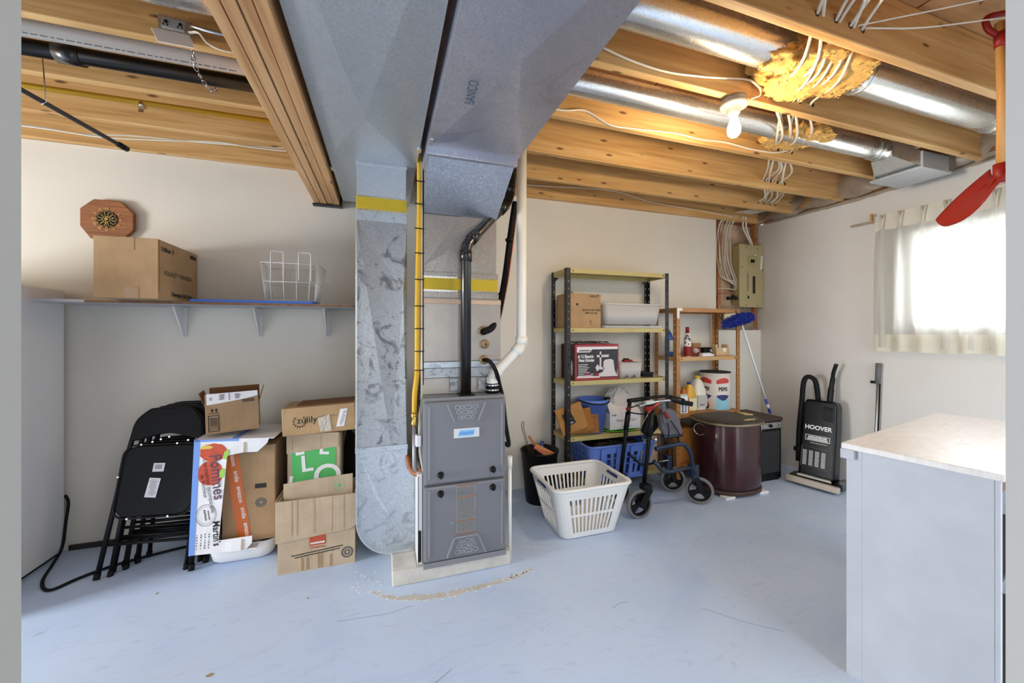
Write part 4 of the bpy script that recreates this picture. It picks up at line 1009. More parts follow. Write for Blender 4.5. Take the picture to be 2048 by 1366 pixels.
for r_ in (rect(.012, .016, .012, .10), rect(.056, .06, .012, .10), rect(.016, .056, .012, .016), rect(.016, .056, .096, .10), rect(.016, .056, .026, .0285), rect(.016, .056, .036, .038)): b.prism(r_, .0004, .001, Mx)
for q in range(11): b.prism(rect(.02, .052, .042+q*.0042, .0443+q*.0042), .0004, .001, Mx)
for q in range(14): b.prism(rect(.165+q*.004, .167+q*.004, .012, .03), .0004, .0016, TM)
b.obj('bar_code', M_ink, so_b)['kind'] = 'stuff'

# right-hand pile
fb_ = thing('cardboard_box', 'open pale cardboard box with its front flap folded down on the floor', 'box', (-.35, 2.4, 0))
b = MB(); x0, x1, y0, y1, h = -.535, -.157, 2.312, 2.565, .385
b.box(x0, x1, y0, y0+.004, 0, h-.004); b.box(x0, x1, y1-.004, y1, 0, h); b.box(x0, x0+.004, y0+.004, y1-.004, 0, h); b.box(x1-.004, x1, y0+.004, y1-.004, 0, h); b.box(x0+.004, x1-.004, y0+.004, y1-.004, 0, .004)
cart = b.obj('carton', M_card2, fb_)
b = MB(); b.prism([(-.542, .168), (-.18, .195), (-.151, .215), (-.150, .388), (-.546, .388)], .003, .008, I(0, y0, 0) @ RX(90)); b.obj('front_flap', M_card2, fb_)
MB().box(-.549, -.545, 2.32, 2.54, .165, .385, I(0, 0, 0)).obj('side_flap', M_card2, fb_)
b = MB()
for x in (-.47, -.445, -.362, -.275, -.215): b.box(x, x+.003, y0-.0095, y0-.007, .2, .386)
b.obj('flap_creases', cardboard('crease_card', (176, 154, 128)), fb_)['kind'] = 'stuff'
MB().box(-.385, -.305, y0-.0012, y0, .13, .186).obj('red_stamp', mat('stamp_red', (176, 76, 48), .8), fb_)
blurred_word(fb_, FRONT(-.345, y0-.0012, .143), .07, .011, M_pink, 3); blurred_word(fb_, FRONT(-.345, y0-.0006, .118), .075, .010, mat('stamp_red2', (176, 96, 70), .8), 4)
blurred_word(fb_, FRONT(-.345, y0-.0002, .098) @ RZ(4), .25, .007, M_ink, 5); blurred_word(fb_, FRONT(-.345, y0-.0002, .085) @ RZ(4), .22, .007, M_ink, 6)
b = MB(); SM = FRONT(-.197, y0, .065); ringpoly(b, .022, .031, SM); ringpoly(b, .008, .016, SM); b.obj('round_stamp', M_inkg, fb_)
for x in (-.425, -.40, -.345, -.33, -.285): MB().box(x, x+.012, y0-.001, y0, .004, .08+.01*math.sin(x*50)).obj('water_mark', M_card3, fb_)
cp = thing('cardboard_sheet', 'loose cardboard sheet with a green round stamp standing in the open box', 'cardboard', (-.35, 2.36, .01))
MB().prism([(-.515, .02), (-.175, .02), (-.172, .482), (-.178, .482), (-.352, .474), (-.518, .462)], 0, .005, I(0, 2.36, 0) @ RX(90)).obj('sheet', M_card2, cp)
b = MB(); SM = FRONT(-.243, 2.355, .425); ringpoly(b, .033, .0345, SM); ringpoly(b, .024, .025, SM); b.prism([(0, -.013), (.011, 0), (0, .014), (-.011, 0)], .0004, .001, SM); b.obj('green_stamp', M_green, cp)
gb = carton('cardboard_box', 'tall cardboard box printed green with big white letters behind the open box', -.53, -.252, 2.50, 2.76, 0, .685, M_card2)
MB().prism([(-.533, .585), (-.262, .605), (-.26, .69), (-.533, .69)], .002, .006, I(0, 2.5, 0) @ RX(90)).obj('front_flap', M_card2, gb)
gp_ = MB().box(-.508, -.275, 2.4985, 2.4998, .05, .615).obj('green_print', M_green, gb)
for s, x, z, sz, ro in (('L', -.43, .515, .13, 4), ('L', -.338, .60, .11, -6), ('E', -.47, .605, .10, 8), ('O', -.32, .43, .19, 0), ('L', -.50, .40, .13, -8), ('O', -.43, .31, .16, 0)):
    text(gp_, s, FRONT(x, 2.4985, z) @ RZ(ro), sz, M_pink, name='letter', bold=.003)
for x in (-.505, -.355): MB().box(x, x+.003, 2.4935, 2.4945, .6, .685).obj('crease', M_card3, gb)
zu = thing('cardboard_box', 'long brown cardboard box lettered zulily on top of the green printed one', 'box', (-.355, 2.6, .69), world=False)
zu.location = (-.548, 2.47, .689); zu.rotation_euler = (0, R(-2.2), 0)
ZW, ZD, ZH = .385, .24, .158
MB().box(0, ZW, 0, ZD, 0, ZH).obj('carton', M_card, zu, bev=.004)
MB().box(.07, ZW-.01, .03, ZD-.02, ZH, ZH+.006).obj('loose_flap', M_cardd, zu)
text(zu, 'zulily', FRONT(.128, 0, .083), .052, M_ink, lift=.001, bold=.0002)
b = MB()
for k in range(16):
    a = R(k*22.5)
    if k in (0, 1, 15): continue
    b.prism(rect(-.003, .003, .026, .036), .0004, .001, FRONT(.09, 0, .078) @ Matrix.Rotation(a, 4, 'Z'))
b.obj('sun_rays', M_ink, zu)['kind'] = 'stuff'
MB().prism([(.28, .028), (.322, .028), (.345, .13), (.305, .13)], .0004, .0012, FRONT(0, 0, 0)).obj('shipping_label', M_paper, zu)
b = MB(); rg = random.Random(5)
for k in range(9): b.prism(rect(.297+k*.003, .297+k*.003+rg.uniform(.008, .02), .04+k*.009, .043+k*.009), .0013, .0018, FRONT(0, 0, 0))
b.obj('label_print', M_purp, zu)['kind'] = 'stuff'
b = MB(); rg = random.Random(2); b.grid(lambda u, v: (.195+.06*u-.01*v, -.002-.004*rg.random(), .01+.075*v+.02*u*v), 7, 6, False); b.obj('crinkled_tape', glassy('clear_tape', (225, 215, 200), .35, .12), zu)
text(zu, 'la surprise a la maison', FRONT(.235, 0, .098), .012, M_inkg, lift=.0006)
# dark bag wedged between the cartons and the duct
bg = thing('rubbish_bag', 'black plastic bag wedged between the cartons and the return duct', 'bag', (-.17, 2.75, 0))
b = MB(); rg = random.Random(21)
b.grid(lambda u, v: (-.165+(.10+.012*math.sin(9*u*6.28+5*v))*math.cos(6.2832*u)*(.35+.65*math.sin(math.pi*min(1, .15+v*.85))), 2.76+.14*math.sin(6.2832*u)*(.3+.7*math.sin(math.pi*min(1, .15+v*.85)))+rg.uniform(-.005, .005), .004+.80*v), 24, 16)
b.obj('sack', mat('black_bag_plastic', (16, 16, 18), .35), bg)
MB().tube([(-.235, 2.64, .70), (-.19, 2.61, .665), (-.15, 2.60, .62)], .004, 6).obj('drawstring', mat('grey_cord', (130, 128, 126), .6), bg)
# ================================================================== RIGHT SIDE: SHELVING
def angle_post(name, parent, m, x, y, sx, sy, H_, w=.034, w2=None, pitch=.058, hr=.0085, t=.003, off=.02):
    """perforated angle: one flange along X, one along Y, holes are real"""
    b = MB(); w2 = w2 or w
    n = int((H_-off)/pitch)
    for ax in (0, 1):
        ww = w if ax == 0 else w2
        def P(u, z, d): return (x+sx*u, y+sy*d, z) if ax == 0 else (x+sx*d, y+sy*u, z)
        c = ww*.55
        for k in range(n+1):
            z0 = off+k*pitch if k else 0; z1 = off+(k+1)*pitch if k < n else H_
            zc = off+(k+.5)*pitch
            if k == 0: z0 = 0
            if zc+hr > H_: 
                b.add([P(0, z0, 0), P(ww, z0, 0), P(ww, z1, 0), P(0, z1, 0)], [(0, 1, 2, 3)]); continue
            o = [P(0, z0, 0), P(ww, z0, 0), P(ww, z1, 0), P(0, z1, 0)]
            i_ = [P(c-hr*.55, zc-hr*.7, 0), P(c+hr*.55, zc-hr*.7, 0), P(c+hr*.55, zc+hr*.7, 0), P(c-hr*.55, zc+hr*.7, 0)]
            b.add(o+i_, [(0, 1, 5, 4), (1, 2, 6, 5), (2, 3, 7, 6), (3, 0, 4, 7)])
    return b.obj(name, m, parent, solid=t)
def pan_shelf(parent, m, x0, x1, y0, y1, z, lip=.034, bolts=True):
    b = MB(); t = .0025
    b.box(x0, x1, y0, y1, z-t, z); b.box(x0, x1, y0, y0+t, z-lip, z-t); b.box(x0, x1, y1-t, y1, z-lip, z-t); b.box(x0, x0+t, y0+t, y1-t, z-lip, z-t); b.box(x1-t, x1, y0+t, y1-t, z-lip, z-t)
    b.box(x0, x1, y0+t, y0+.014, z-lip, z-lip+t)
    s = b.obj('shelf', m, parent)
    if bolts:
        for x in (x0+.055, x1-.045): MB().lathe([(.0055, 0), (.004, .004)], n=8, M=I(x, y0, z-.017) @ RX(90)).obj('bolt', M_ink, s)
    return s
SXA, SXB, SYA, SYB = 1.315, 2.262, 2.655, 2.93
ss = thing('shelving_unit', 'steel shelving unit with tan shelves and black perforated posts', 'shelving', ((SXA+SXB)/2, 2.79, 0))
for x, y, sx, sy in ((SXA, SYA, 1, 1), (SXB, SYA, -1, 1), (SXA, SYB, 1, -1), (SXB, SYB, -1, -1)): angle_post('post', ss, M_steel, x, y, sx, sy, 1.775)
LV = [1.772, 1.315, .905, .475, .145]
for z in LV: pan_shelf(ss, M_tan, SXA+.004, SXB-.004, SYA+.004, SYB-.004, z)
for x, sx in ((SXA+.004, 1), (SXB-.004, -1)):
    b = MB(); b.prism([(0, 0), (sx*.06, 0), (0, -.06)], 0, .003, I(x, SYB-.004, 1.735) @ RX(90)); b.obj('gusset', M_steel, ss)
WXA, WXB, WYA, WYB = 2.345, 3.045, 2.655, 2.93
ws = thing('shelving_unit', 'brown steel shelving unit with perforated posts near the corner', 'shelving', ((WXA+WXB)/2, 2.79, 0))
for x, y, sx, sy in ((WXA, WYA, 1, 1), (WXB, WYA, -1, 1), (WXA, WYB, 1, -1), (WXB, WYB, -1, -1)): angle_post('post', ws, M_brown, x, y, sx, sy, 1.49, .036, .04, pitch=.05)
LW = [1.49, 1.07, .585, .16]
for z in LW: pan_shelf(ws, M_brown if z != 1.07 else mat('shelf_pale_tan', (190, 150, 100), .5, .1), WXA+.004, WXB-.004, WYA+.004, WYB-.004, z)
b = MB(); b.box(WXA+.005, WXA+.06, WYA-.002, WYA, 1.465, 1.488); b.box(WXA+.005, WXA+.028, WYA-.002, WYA, 1.40, 1.465); b.obj('price_sticker', M_paper, ws)

# --- steel unit, upper shelf
ub = carton('cardboard_box', 'small brown moving box on the upper tan shelf', 1.345, 1.635, 2.69, 2.90, 1.3155, 1.585)
text(ub, 'HAUT', I(1.575, 2.69, 1.565) @ RX(90), .03, M_ink, bold=.0006); text(ub, 'UP', I(1.545, 2.69, 1.36) @ RX(90) @ RZ(90), .03, M_ink)
text(ub, 'BOXES AND TAPE', FRONT(1.55, 2.69, 1.456), .02, M_ink, bold=.0004); text(ub, 'MAX 65 LBS', FRONT(1.55, 2.69, 1.433), .02, M_ink, bold=.0004)
b = MB(); b.prism(circ(.010, 14), .0004, .001, FRONT(1.425, 2.69, 1.50)); b.obj('hand_hole', M_ink, ub)
bt = thing('tape_roll', 'grey roll of tape standing behind the small brown moving box', 'tape roll', (1.42, 2.91, 1.585))
b = MB(); b.lathe([(.04, -.012), (.055, -.012), (.055, .012), (.04, .012)], n=26, M=I(1.465, 2.908, 1.5705) @ RX(90), cap0=False, cap1=False); b.obj('roll', mat('grey_tape', (128, 128, 124), .5), bt)
# clear bin sitting upside up on its lid
M_clear = glassy('clear_bin_plastic', (236, 234, 232), .5, .25)
cbn = thing('storage_bin', 'clear plastic storage bin sitting on its lid on the upper tan shelf', 'bin', (1.93, 2.79, 1.3155))
cx, cy = 1.93, 2.785
tub(cbn, 'shell', M_clear, [rr3(.50, .19, .03, 1.346, cx, cy), rr3(.545, .235, .035, 1.50, cx, cy)], .003)
b = MB(); b.tube(rr3(.56, .245, .04, 1.508, cx, cy), .009, 8, closed=True); b.obj('rim', M_clear, cbn)
MB().prism(rrect(.575, .25, .035, 5, cx, cy), 1.3155, 1.336).obj('lid', M_clear, cbn, bev=.005)
b = MB(); b.tube(rr3(.52, .21, .03, 1.42, cx, cy), .003, 6, closed=True); b.obj('moulded_rib', M_clear, cbn)
# --- grinder box
M_maroon = mat('box_maroon', (150, 34, 48), .45); M_black_print = mat('print_black', (34, 32, 38), .5)
gr = carton('appliance_box', 'red and black appliance box with a white meat grinder picture', 1.395, 1.785, 2.668, 2.915, .9055, 1.188, M_maroon)
yF = 2.668
MB().box(1.41, 1.775, yF-.0015, yF, .925, 1.168).obj('front_print', M_black_print, gr)
b = MB(); b.prism([(1.41, 1.148), (1.775, 1.148), (1.775, 1.168), (1.41, 1.168)], .0016, .002, I(0, yF, 0) @ RX(90)); b.prism([(1.41, 1.125), (1.525, 1.125), (1.545, 1.149), (1.41, 1.149)], .0016, .002, I(0, yF, 0) @ RX(90)); b.obj('white_banner', M_paper, gr)
blurred_word(gr, FRONT(1.478, yF-.002, 1.138), .10, .012, M_ink, 3)
text(gr, '# 12 Electric', FRONT(1.488, yF-.0014, 1.092), .034, M_paper, sx=.78, bold=.0012); text(gr, 'Meat Grinder', FRONT(1.494, yF-.0014, 1.062), .032, M_paper, sx=.78, bold=.0012)
b = MB(); rg = random.Random(4)
for k in range(8): b.prism(rect(1.422, 1.422+rg.uniform(.07, .14), 1.028-k*.0125, 1.032-k*.0125), .0016, .002, I(0, yF, 0) @ RX(90))
b.obj('bullet_lines', M_paper, gr)['kind'] = 'stuff'
b = MB(); FMt = I(0, yF, 0) @ RX(90)
for pl in ([(1.645, 1.05), (1.66, 1.065), (1.71, 1.07), (1.735, 1.06), (1.745, .985), (1.765, .94), (1.77, .99), (1.774, .932), (1.61, .932), (1.60, .955), (1.64, .97)], [(1.61, .99), (1.65, .985), (1.65, 1.005), (1.615, 1.005), (1.59, 1.03), (1.572, 1.005), (1.585, .975)], [(1.61, 1.005), (1.625, 1.005), (1.625, 1.13), (1.61, 1.13)], [(1.585, 1.085), (1.69, 1.085), (1.695, 1.105), (1.583, 1.103)]):
    b.prism(pl, .0016, .0022, FMt)
b.obj('grinder_picture', mat('print_silver', (206, 198, 200), .5), gr)
decal(gr, 'seal', M_red, FRONT(1.582, yF-.002, .952), [circ(.016, 20)]); decal(gr, 'strip', mat('print_pale', (214, 200, 196), .5), FRONT(1.59, yF-.0016, .932), [rect(-.18, .02, -.007, .007)])
decal(gr, 'mince_print', mat('print_berry', (130, 30, 70), .5), FRONT(1.50, yF-.0016, .955), [circ(.03, 16, 0, 0, 1, .35)])
MB().box(1.3935, 1.395, 2.675, 2.908, .912, 1.18).obj('side_print', mat('print_darkred', (74, 18, 24), .5, var=.4, vscale=20), gr)
b = MB(); SMt = LEFTF(1.3935, 0, 0)
for y, z, sx, sy in ((2.80, 1.06, .016, .05), (2.80, .97, .03, .03), (2.72, 1.0, .014, .06)): b.prism(circ(1, 14, -y, z, sx, sy), .0003, .001, SMt)
b.obj('side_picture', M_paper, gr)
wr = thing('rag', 'dark wavy cloth strips lying on top of the appliance box', 'cloth', (1.58, 2.78, 1.189))
rg = random.Random(31); b = MB(); b.grid(lambda u, v: (1.42+.30*u, 2.70+.14*v, 1.193+.012*abs(math.sin(9*u+2*v))+rg.uniform(0, .005)), 20, 6); b.obj('cloth', mat('dark_rag', (66, 48, 44), .9, var=.5, vscale=18), wr, solid=.002)
# --- clear tray with jars, red lid, brush
tr_ = thing('storage_bin', 'low clear plastic box with jars on the tan shelf right of the red appliance box', 'bin', (1.90, 2.78, .9055))
tub(tr_, 'shell', M_clear, [rr3(.20, .19, .02, .907, 1.915, 2.785), rr3(.215, .205, .02, 1.03, 1.915, 2.785)], .0025)
b = MB(); b.tube(rr3(.22, .21, .02, 1.03, 1.915, 2.785), .004, 8, closed=True); b.obj('rim', M_clear, tr_)
for i, (x, c_) in enumerate(((1.845, (196, 214, 186)), (1.91, (214, 190, 176)), (1.975, (206, 206, 204)))):
    j = thing('glass_jar', ['small greenish jar inside the low clear box', 'small pinkish jar inside the low clear box', 'small grey jar inside the low clear box'][i], 'jar', (x, 2.75, .91)); MB().lathe([(.023, .0), (.025, .01), (.025, .06), (.02, .07), (.02, .085)], (x, 2.75, .91), 18).obj('body', mat('jar%d' % i, c_, .25), j); MB().lathe([(.021, .085), (.021, .1)], (x, 2.75, .91), 18).obj('lid', M_white, j)
rl = thing('red_clip', 'small red plastic clip lying across the low clear box', 'clip', (1.91, 2.74, 1.03)); MB().box(1.875, 1.955, 2.72, 2.76, 1.036, 1.055).obj('body', M_red, rl, bev=.004); MB().box(1.885, 1.925, 2.725, 2.755, 1.055, 1.066).obj('jaw', M_blk, rl, bev=.002)
bs = thing('brush', 'black bristled brush on the tan shelf right of the low clear box', 'brush', (2.09, 2.72, .9055))
MB().cbox(I(2.10, 2.735, .940) @ RZ(-4) @ RY(4), .115, .05, .02).obj('back', M_blk, bs, bev=.004); MB().cbox(I(2.10, 2.735, .919) @ RZ(-4) @ RY(4), .10, .042, .022).obj('bristles', M_rub, bs)
for i, x in enumerate((1.86, 1.93)):
    h_ = thing('wire_hook', ['bent wire hook on the shelf edge, the left of two', 'bent wire hook on the shelf edge, the right of two'][i], 'hook', (x, 2.675, .9055)); MB().tube(smoothpath([(x-.02, 2.675, .9085), (x, 2.67, .925), (x+.012, 2.675, .93), (x+.02, 2.68, .91)], 4), .003, 6).obj('wire', mat('rusty_wire', (92, 62, 40), .6, .4), h_)
# --- lower shelf: paper sacks, bucket, white box, platter
for i in range(3):
    t = thing('paper_sack', ['folded brown paper sack with a black diamond mark on the lower tan shelf', 'middle folded brown paper sack leaning on the lower tan shelf', 'folded brown paper sack nearest the blue bucket'][i], 'sack', (1.40+.03*i, 2.77, .4755))
    rg = random.Random(40+i)
    Mx = I(1.30+.045*i, 2.675+.016*i, .476) @ RZ(-6-3*i) @ RY(-18+8*i) @ RX(-5)
    b = MB(); b.add([], []); bb_ = MB(); bb_.grid(lambda u, v: Mx @ Vector((.215*u, rg.uniform(-.003, .003)+.006*math.sin(5*u), .01+(.205-.03*i)*v)), 8, 8, False)
    s_ = bb_.obj('sack', cardboard('kraft_paper%d' % i, ((172, 124, 68), (158, 104, 54), (150, 98, 50))[i]), t, solid=.012)
    if i == 0:
        dm = Mx @ I(.085, -.0105, .12) @ RX(90)
        decal(s_, 'diamond_mark', M_ink, dm, [[(-.045, .045), (.03, .05), (.045, -.045), (-.03, -.05)]]); text(s_, 'A', dm @ I(0, .008, 0), .05, M_pink, lift=.0016); blurred_word(s_, dm @ I(.004, -.034, .0012), .04, .009, M_pink, 4)
bk = thing('bucket', 'blue plastic bucket with black handle on the lower tan shelf', 'bucket', (1.60, 2.77, .4755))
bc = (1.61, 2.775)
MB().lathe([(.0, .004), (.083, .004), (.085, .010), (.122, .265), (.127, .268), (.127, .256), (.124, .256), (.087, .0), (0, 0)][::-1], (bc[0], bc[1], .476), 32, cap0=False, cap1=False).obj('body', M_blue, bk)
b = MB(); b.lathe([(.126, .235), (.1285, .238), (.1285, .256), (.126, .259)], (bc[0], bc[1], .476), 32, cap0=False, cap1=False); b.obj('rim_band', mat('blue_rim', (84, 116, 196), .4), bk)
b = MB(); b.tube([(bc[0]+.128*math.cos(R(a)), bc[1]+.128*math.sin(R(a))-.004, .476+.262-.022*math.sin(R(a-180)) if a > 180 else .738) for a in range(180, 361, 10)], .006, 8); b.obj('handle', M_blk, bk)
MB().cbox(I(bc[0]+.115, bc[1]-.03, .742), .05, .03, .022).obj('handle_boss', M_blk, bk, bev=.006)
pt = tag(MB().lathe([(.10, .0), (.165, .006), (.185, .014), (.183, .018), (.16, .011), (.1, .006)], (1.84, 2.775, .4756), 36, sy=.72).obj('platter', mat('bright_green', (96, 186, 40), .4)), 'bright green oval platter under the white box on the lower shelf', 'platter')
wx = thing('white_box', 'white box with handwritten black marker text on the green platter', 'box', (1.86, 2.775, .49))
MB().box(1.716, 2.005, 2.685, 2.90, .4945, .625).obj('carton', M_wcard, wx, bev=.002)
b = MB(); b.add([(1.716, 2.685, .625), (2.005, 2.685, .625), (1.985, 2.77, .70), (1.74, 2.77, .70)], [(0, 1, 2, 3)]); b.obj('raised_flap', M_wcard, wx, solid=.003)
text(wx, 'TVISIA', FRONT(1.752, 2.685, .611), .017, mat('brown_ink', (90, 54, 40), .7), bold=.0006); text(wx, 'Xmas Small jars', FRONT(1.865, 2.685, .568), .036, M_inkg, shear=.35, sx=.85); text(wx, 'MADE IN CANADA', FRONT(1.87, 2.685, .516), .01, M_ink)
pb = thing('plastic_bag', 'crumpled clear plastic bag heaped on the white box', 'bag', (1.87, 2.80, .70))
rg = random.Random(51); b = MB()
b.grid(lambda u, v: (1.87+(.135+.015*math.sin(30*u))*math.cos(6.2832*u)*math.cos(v*1.57)+rg.uniform(-.008, .008), 2.82+.085*math.sin(6.2832*u)*math.cos(v*1.57), .665+.155*math.sin(v*1.57)+rg.uniform(-.008, .008)), 18, 9, False)
b.obj('film', glassy('bag_film', (226, 220, 214), .35, .2), pb)
ct_ = tag(MB().prism(rrect(.16, .05, .01, 3, 1.87, .72), 0, .10, I(0, 2.88, 0) @ RX(90)).obj('cardboard_insert', M_card, bev=.003), 'tan cardboard insert showing inside the crumpled plastic bag', 'cardboard')
# --- bottom shelf: blue laundry basket with black bag
def slotted(parent, name, m, w0, d0, w1, d1, z0, z1, r, cx, cy, rz, nx, ny, rows, thick=.003, hole=None, marg=.12, yrows=None):
    """tapered basket wall; columns alternate slat / slot on each side"""
    cols = []   # (side param generator) list of (fn(scale)->xy, solid flag for the cell to its right)
    def outline(w, d):
        P = []; F = []
        for s, (L_, n) in enumerate(((w, nx), (d, ny), (w, nx), (d, ny))):
            a = [(-1, -1, 1, 0), (1, -1, 0, 1), (1, 1, -1, 0), (-1, 1, 0, -1)][s]
            x0_, y0_ = a[0]*w/2, a[1]*d/2; st = L_-2*r
            u = [0, marg*.5]
            for k in range(n): 
                q = marg*.5+(1-marg)*k/n; u += [q+(1-marg)/n*.56, q+(1-marg)/n]
            u += [1.0]
            fl_ = [True]+[k % 2 == 1 for k in range(2*n)]+[True]
            for k, uu in enumerate(u):
                t = r+st*uu; P.append((x0_+a[2]*t, y0_+a[3]*t))
                F.append(fl_[k] if k < len(fl_) else True)
            F[-1] = True
            ccx = x0_+a[2]*(L_-r)+(-a[3])*r*1; ccy = y0_+a[3]*(L_-r)+a[2]*r*1
            ang = math.degrees(math.atan2(a[3], a[2]))-90
            for k in range(1, 4):
                t = R(ang+90*k/4); P.append((ccx+r*math.cos(t), ccy+r*math.sin(t))); F.append(True)
        return P, F
    b = MB(); rows = [0]+rows+[1]
    zs = rows; n = None; base = 0; M = I(cx, cy, 0) @ RZ(rz)
    Fl = None; ring = []
    for z in zs:
        P, Fl = outline(w0+(w1-w0)*z, d0+(d1-d0)*z); n = len(P)
        ring.append([M @ Vector((x, y, z0+(z1-z0)*z)) for x, y in P])
    for L_ in ring: b.v += L_
    for i in range(len(zs)-1):
        slotrow = (i % 2 == 1)
        for k in range(n):
            if slotrow and not Fl[k]: continue
            b.f.append([i*n+k, i*n+(k+1) % n, (i+1)*n+(k+1) % n, (i+1)*n+k]); b.sm.append(False)
    b.f.append(list(range(n))[::-1]); b.sm.append(False)
    return b.obj(name, m, parent, solid=thick), ring[-1]
bb2 = thing('laundry_basket', 'blue plastic laundry basket on the bottom shelf of the steel unit', 'basket', (1.72, 2.72, .146))
_, rim = slotted(bb2, 'body', M_blue, .50, .30, .60, .40, .150, .425, .05, 1.735, 2.71, 0, 7, 4, [.16, .42, .46, .62, .66, .78])
b = MB(); b.tube(rim, .011, 8, closed=True, sq=.7); b.obj('rim', M_blue, bb2)
for x in (1.545, 1.68, 1.80, 1.93): MB().cbox(I(x, 2.522, .29) @ RX(10), .034, .004, .25).obj('rib', M_blue, bb2, bev=.001)
kb = thing('rubbish_bag', 'shiny black plastic bag filling the blue laundry basket', 'bag', (1.72, 2.72, .2))
rg = random.Random(61); b = MB(); b.grid(lambda u, v: (1.735+.265*math.cos(6.2832*u)*math.cos(v*1.5), 2.71+.165*math.sin(6.2832*u)*math.cos(v*1.5), .36+.065*math.sin(v*1.57)+rg.uniform(-.01, .01)), 26, 8, False); b.obj('sack', mat('black_bag_plastic2', (14, 14, 16), .25), kb)
tag(MB().box(2.05, 2.22, 2.74, 2.89, .1455, .40).obj('carton', M_card2, bev=.003), 'plain pale carton right of the blue laundry basket', 'box')
# --- brown unit, middle shelf
def bottle(label, x, y, z, prof, m, cap=None, capm=None, sx=1, sy=1, n=20, cat='bottle', extra=None, handle=None):
    t = thing('bottle', label, cat, (x, y, z)); MB().lathe(prof, (x, y, z), n, sx, sy).obj('body', m, t)
    if cap: MB().lathe(cap, (x, y, z), 16).obj('cap', capm, t)
    return t
zs = LW[1]+.0005
t = bottle('tall blue carton shaped bottle at the left end of the brown shelf', 2.325+.10, 2.84, zs, [(.034, 0), (.036, .01), (.036, .17), (.022, .20), (.012, .215)], mat('bottle_blue', (40, 84, 160), .4), [(.012, .215), (.01, .235)], mat('tan_cap', (170, 120, 80), .5), 1.1, .8)
MB().box(2.405, 2.455, 2.8105, 2.812, zs+.04, zs+.14).obj('label', mat('label_cream', (214, 208, 190), .6), t)
t = bottle('small white pill bottle with a red base at the brown shelf edge', 2.395, 2.69, zs, [(.016, 0), (.017, .01), (.017, .09), (.013, .1)], M_white, [(.015, .1), (.015, .125)], M_white)
MB().lathe([(.0176, .012), (.0176, .035)], (2.395, 2.69, zs), 18, cap0=False, cap1=False).obj('label', M_red, t)
t = bottle('slim red and white spray bottle with a red cap', 2.50, 2.70, zs, [(.030, 0), (.031, .01), (.030, .09), (.029, .15), (.022, .19), (.016, .205)], mat('bottle_white', (220, 214, 208), .4), [(.015, .205), (.0155, .25), (.012, .258)], M_red)
MB().lathe([(.0312, .005), (.0308, .09)], (2.50, 2.70, zs), 20, cap0=False, cap1=False).obj('label', M_red, t)
b = MB(); rg = random.Random(8)
for k in range(16): a = rg.uniform(180, 360); z = rg.uniform(.1, .185); r_ = .0305-(max(0, z-.15)*.2); b.cbox(I(2.50+r_*math.cos(R(a)), 2.70+r_*math.sin(R(a)), zs+z) @ RZ(a), .002, .009, .012)
b.obj('speckle_print', M_ink, t)['kind'] = 'stuff'
k1 = thing('blister_pack', 'red blister card with a light bulb lying against the brown shelf back', 'package', (2.70, 2.80, zs))
MB().cbox(I(2.66, 2.80, zs+.04) @ RX(-18), .17, .004, .075).obj('card', mat('card_red', (140, 50, 38), .6), k1); b = MB(); b.lathe([(.005, -.03), (.024, -.02), (.027, .0), (.016, .02), (.012, .035)], n=16, M=I(2.67, 2.785, zs+.045) @ RY(90)); b.obj('bulb', glassy('bulb_glass', (220, 214, 208), .3, .1), k1)
k2 = thing('tool_pouch', 'small black pouch with a silver disc on the brown shelf', 'pouch', (2.80, 2.79, zs)); MB().cbox(I(2.795, 2.79, zs+.038), .10, .05, .072).obj('pouch', M_rub, k2, bev=.012); b = MB(); b.lathe([(.017, 0), (.012, .006)], n=16, M=I(2.825, 2.763, zs+.045) @ RX(90)); b.obj('disc', M_chrome, k2)
k3 = thing('packet', 'flat white packet lying at the brown shelf edge', 'packet', (2.68, 2.69, zs)); MB().cbox(I(2.70, 2.69, zs+.0095) @ RZ(6), .14, .04, .018).obj('packet', M_paper, k3, bev=.003); MB().cbox(I(2.69, 2.69, zs+.0245) @ RZ(8), .12, .03, .010).obj('strip', M_white, k3, bev=.002)
k4 = thing('wooden_rack', 'small pale wooden rack at the right end of the brown shelf', 'rack', (2.93, 2.75, zs))
MB().box(2.855, 3.005, 2.73, 2.736, zs, zs+.07).obj('front_panel', mat('pine_pale', (206, 176, 134), .6, var=.1), k4, bev=.001); MB().box(2.855, 3.005, 2.80, 2.806, zs, zs+.05).obj('back_panel', mat('pine_pale', (206, 176, 134)), k4)
for x in (2.855, 2.985): MB().box(x, x+.018, 2.736, 2.80, zs, zs+.10).obj('end_post', mat('pine_pale', (206, 176, 134)), k4, bev=.001)
MB().box(2.93, 2.965, 2.7285, 2.73, zs+.035, zs+.07).obj('paper_tag', M_paper, k4)
tag(MB().cbox(I(2.65, 2.88, zs+.06), .035, .02, .12).obj('wood_offcut', M_brown, bev=.002), 'narrow wood offcut standing at the back of the brown shelf', 'wood block')
tag(MB().cbox(I(2.78, 2.89, zs+.055), .09, .02, .11).obj('wood_offcut', M_ply, bev=.002), 'wide wood offcut behind the black pouch on the brown shelf', 'wood block')
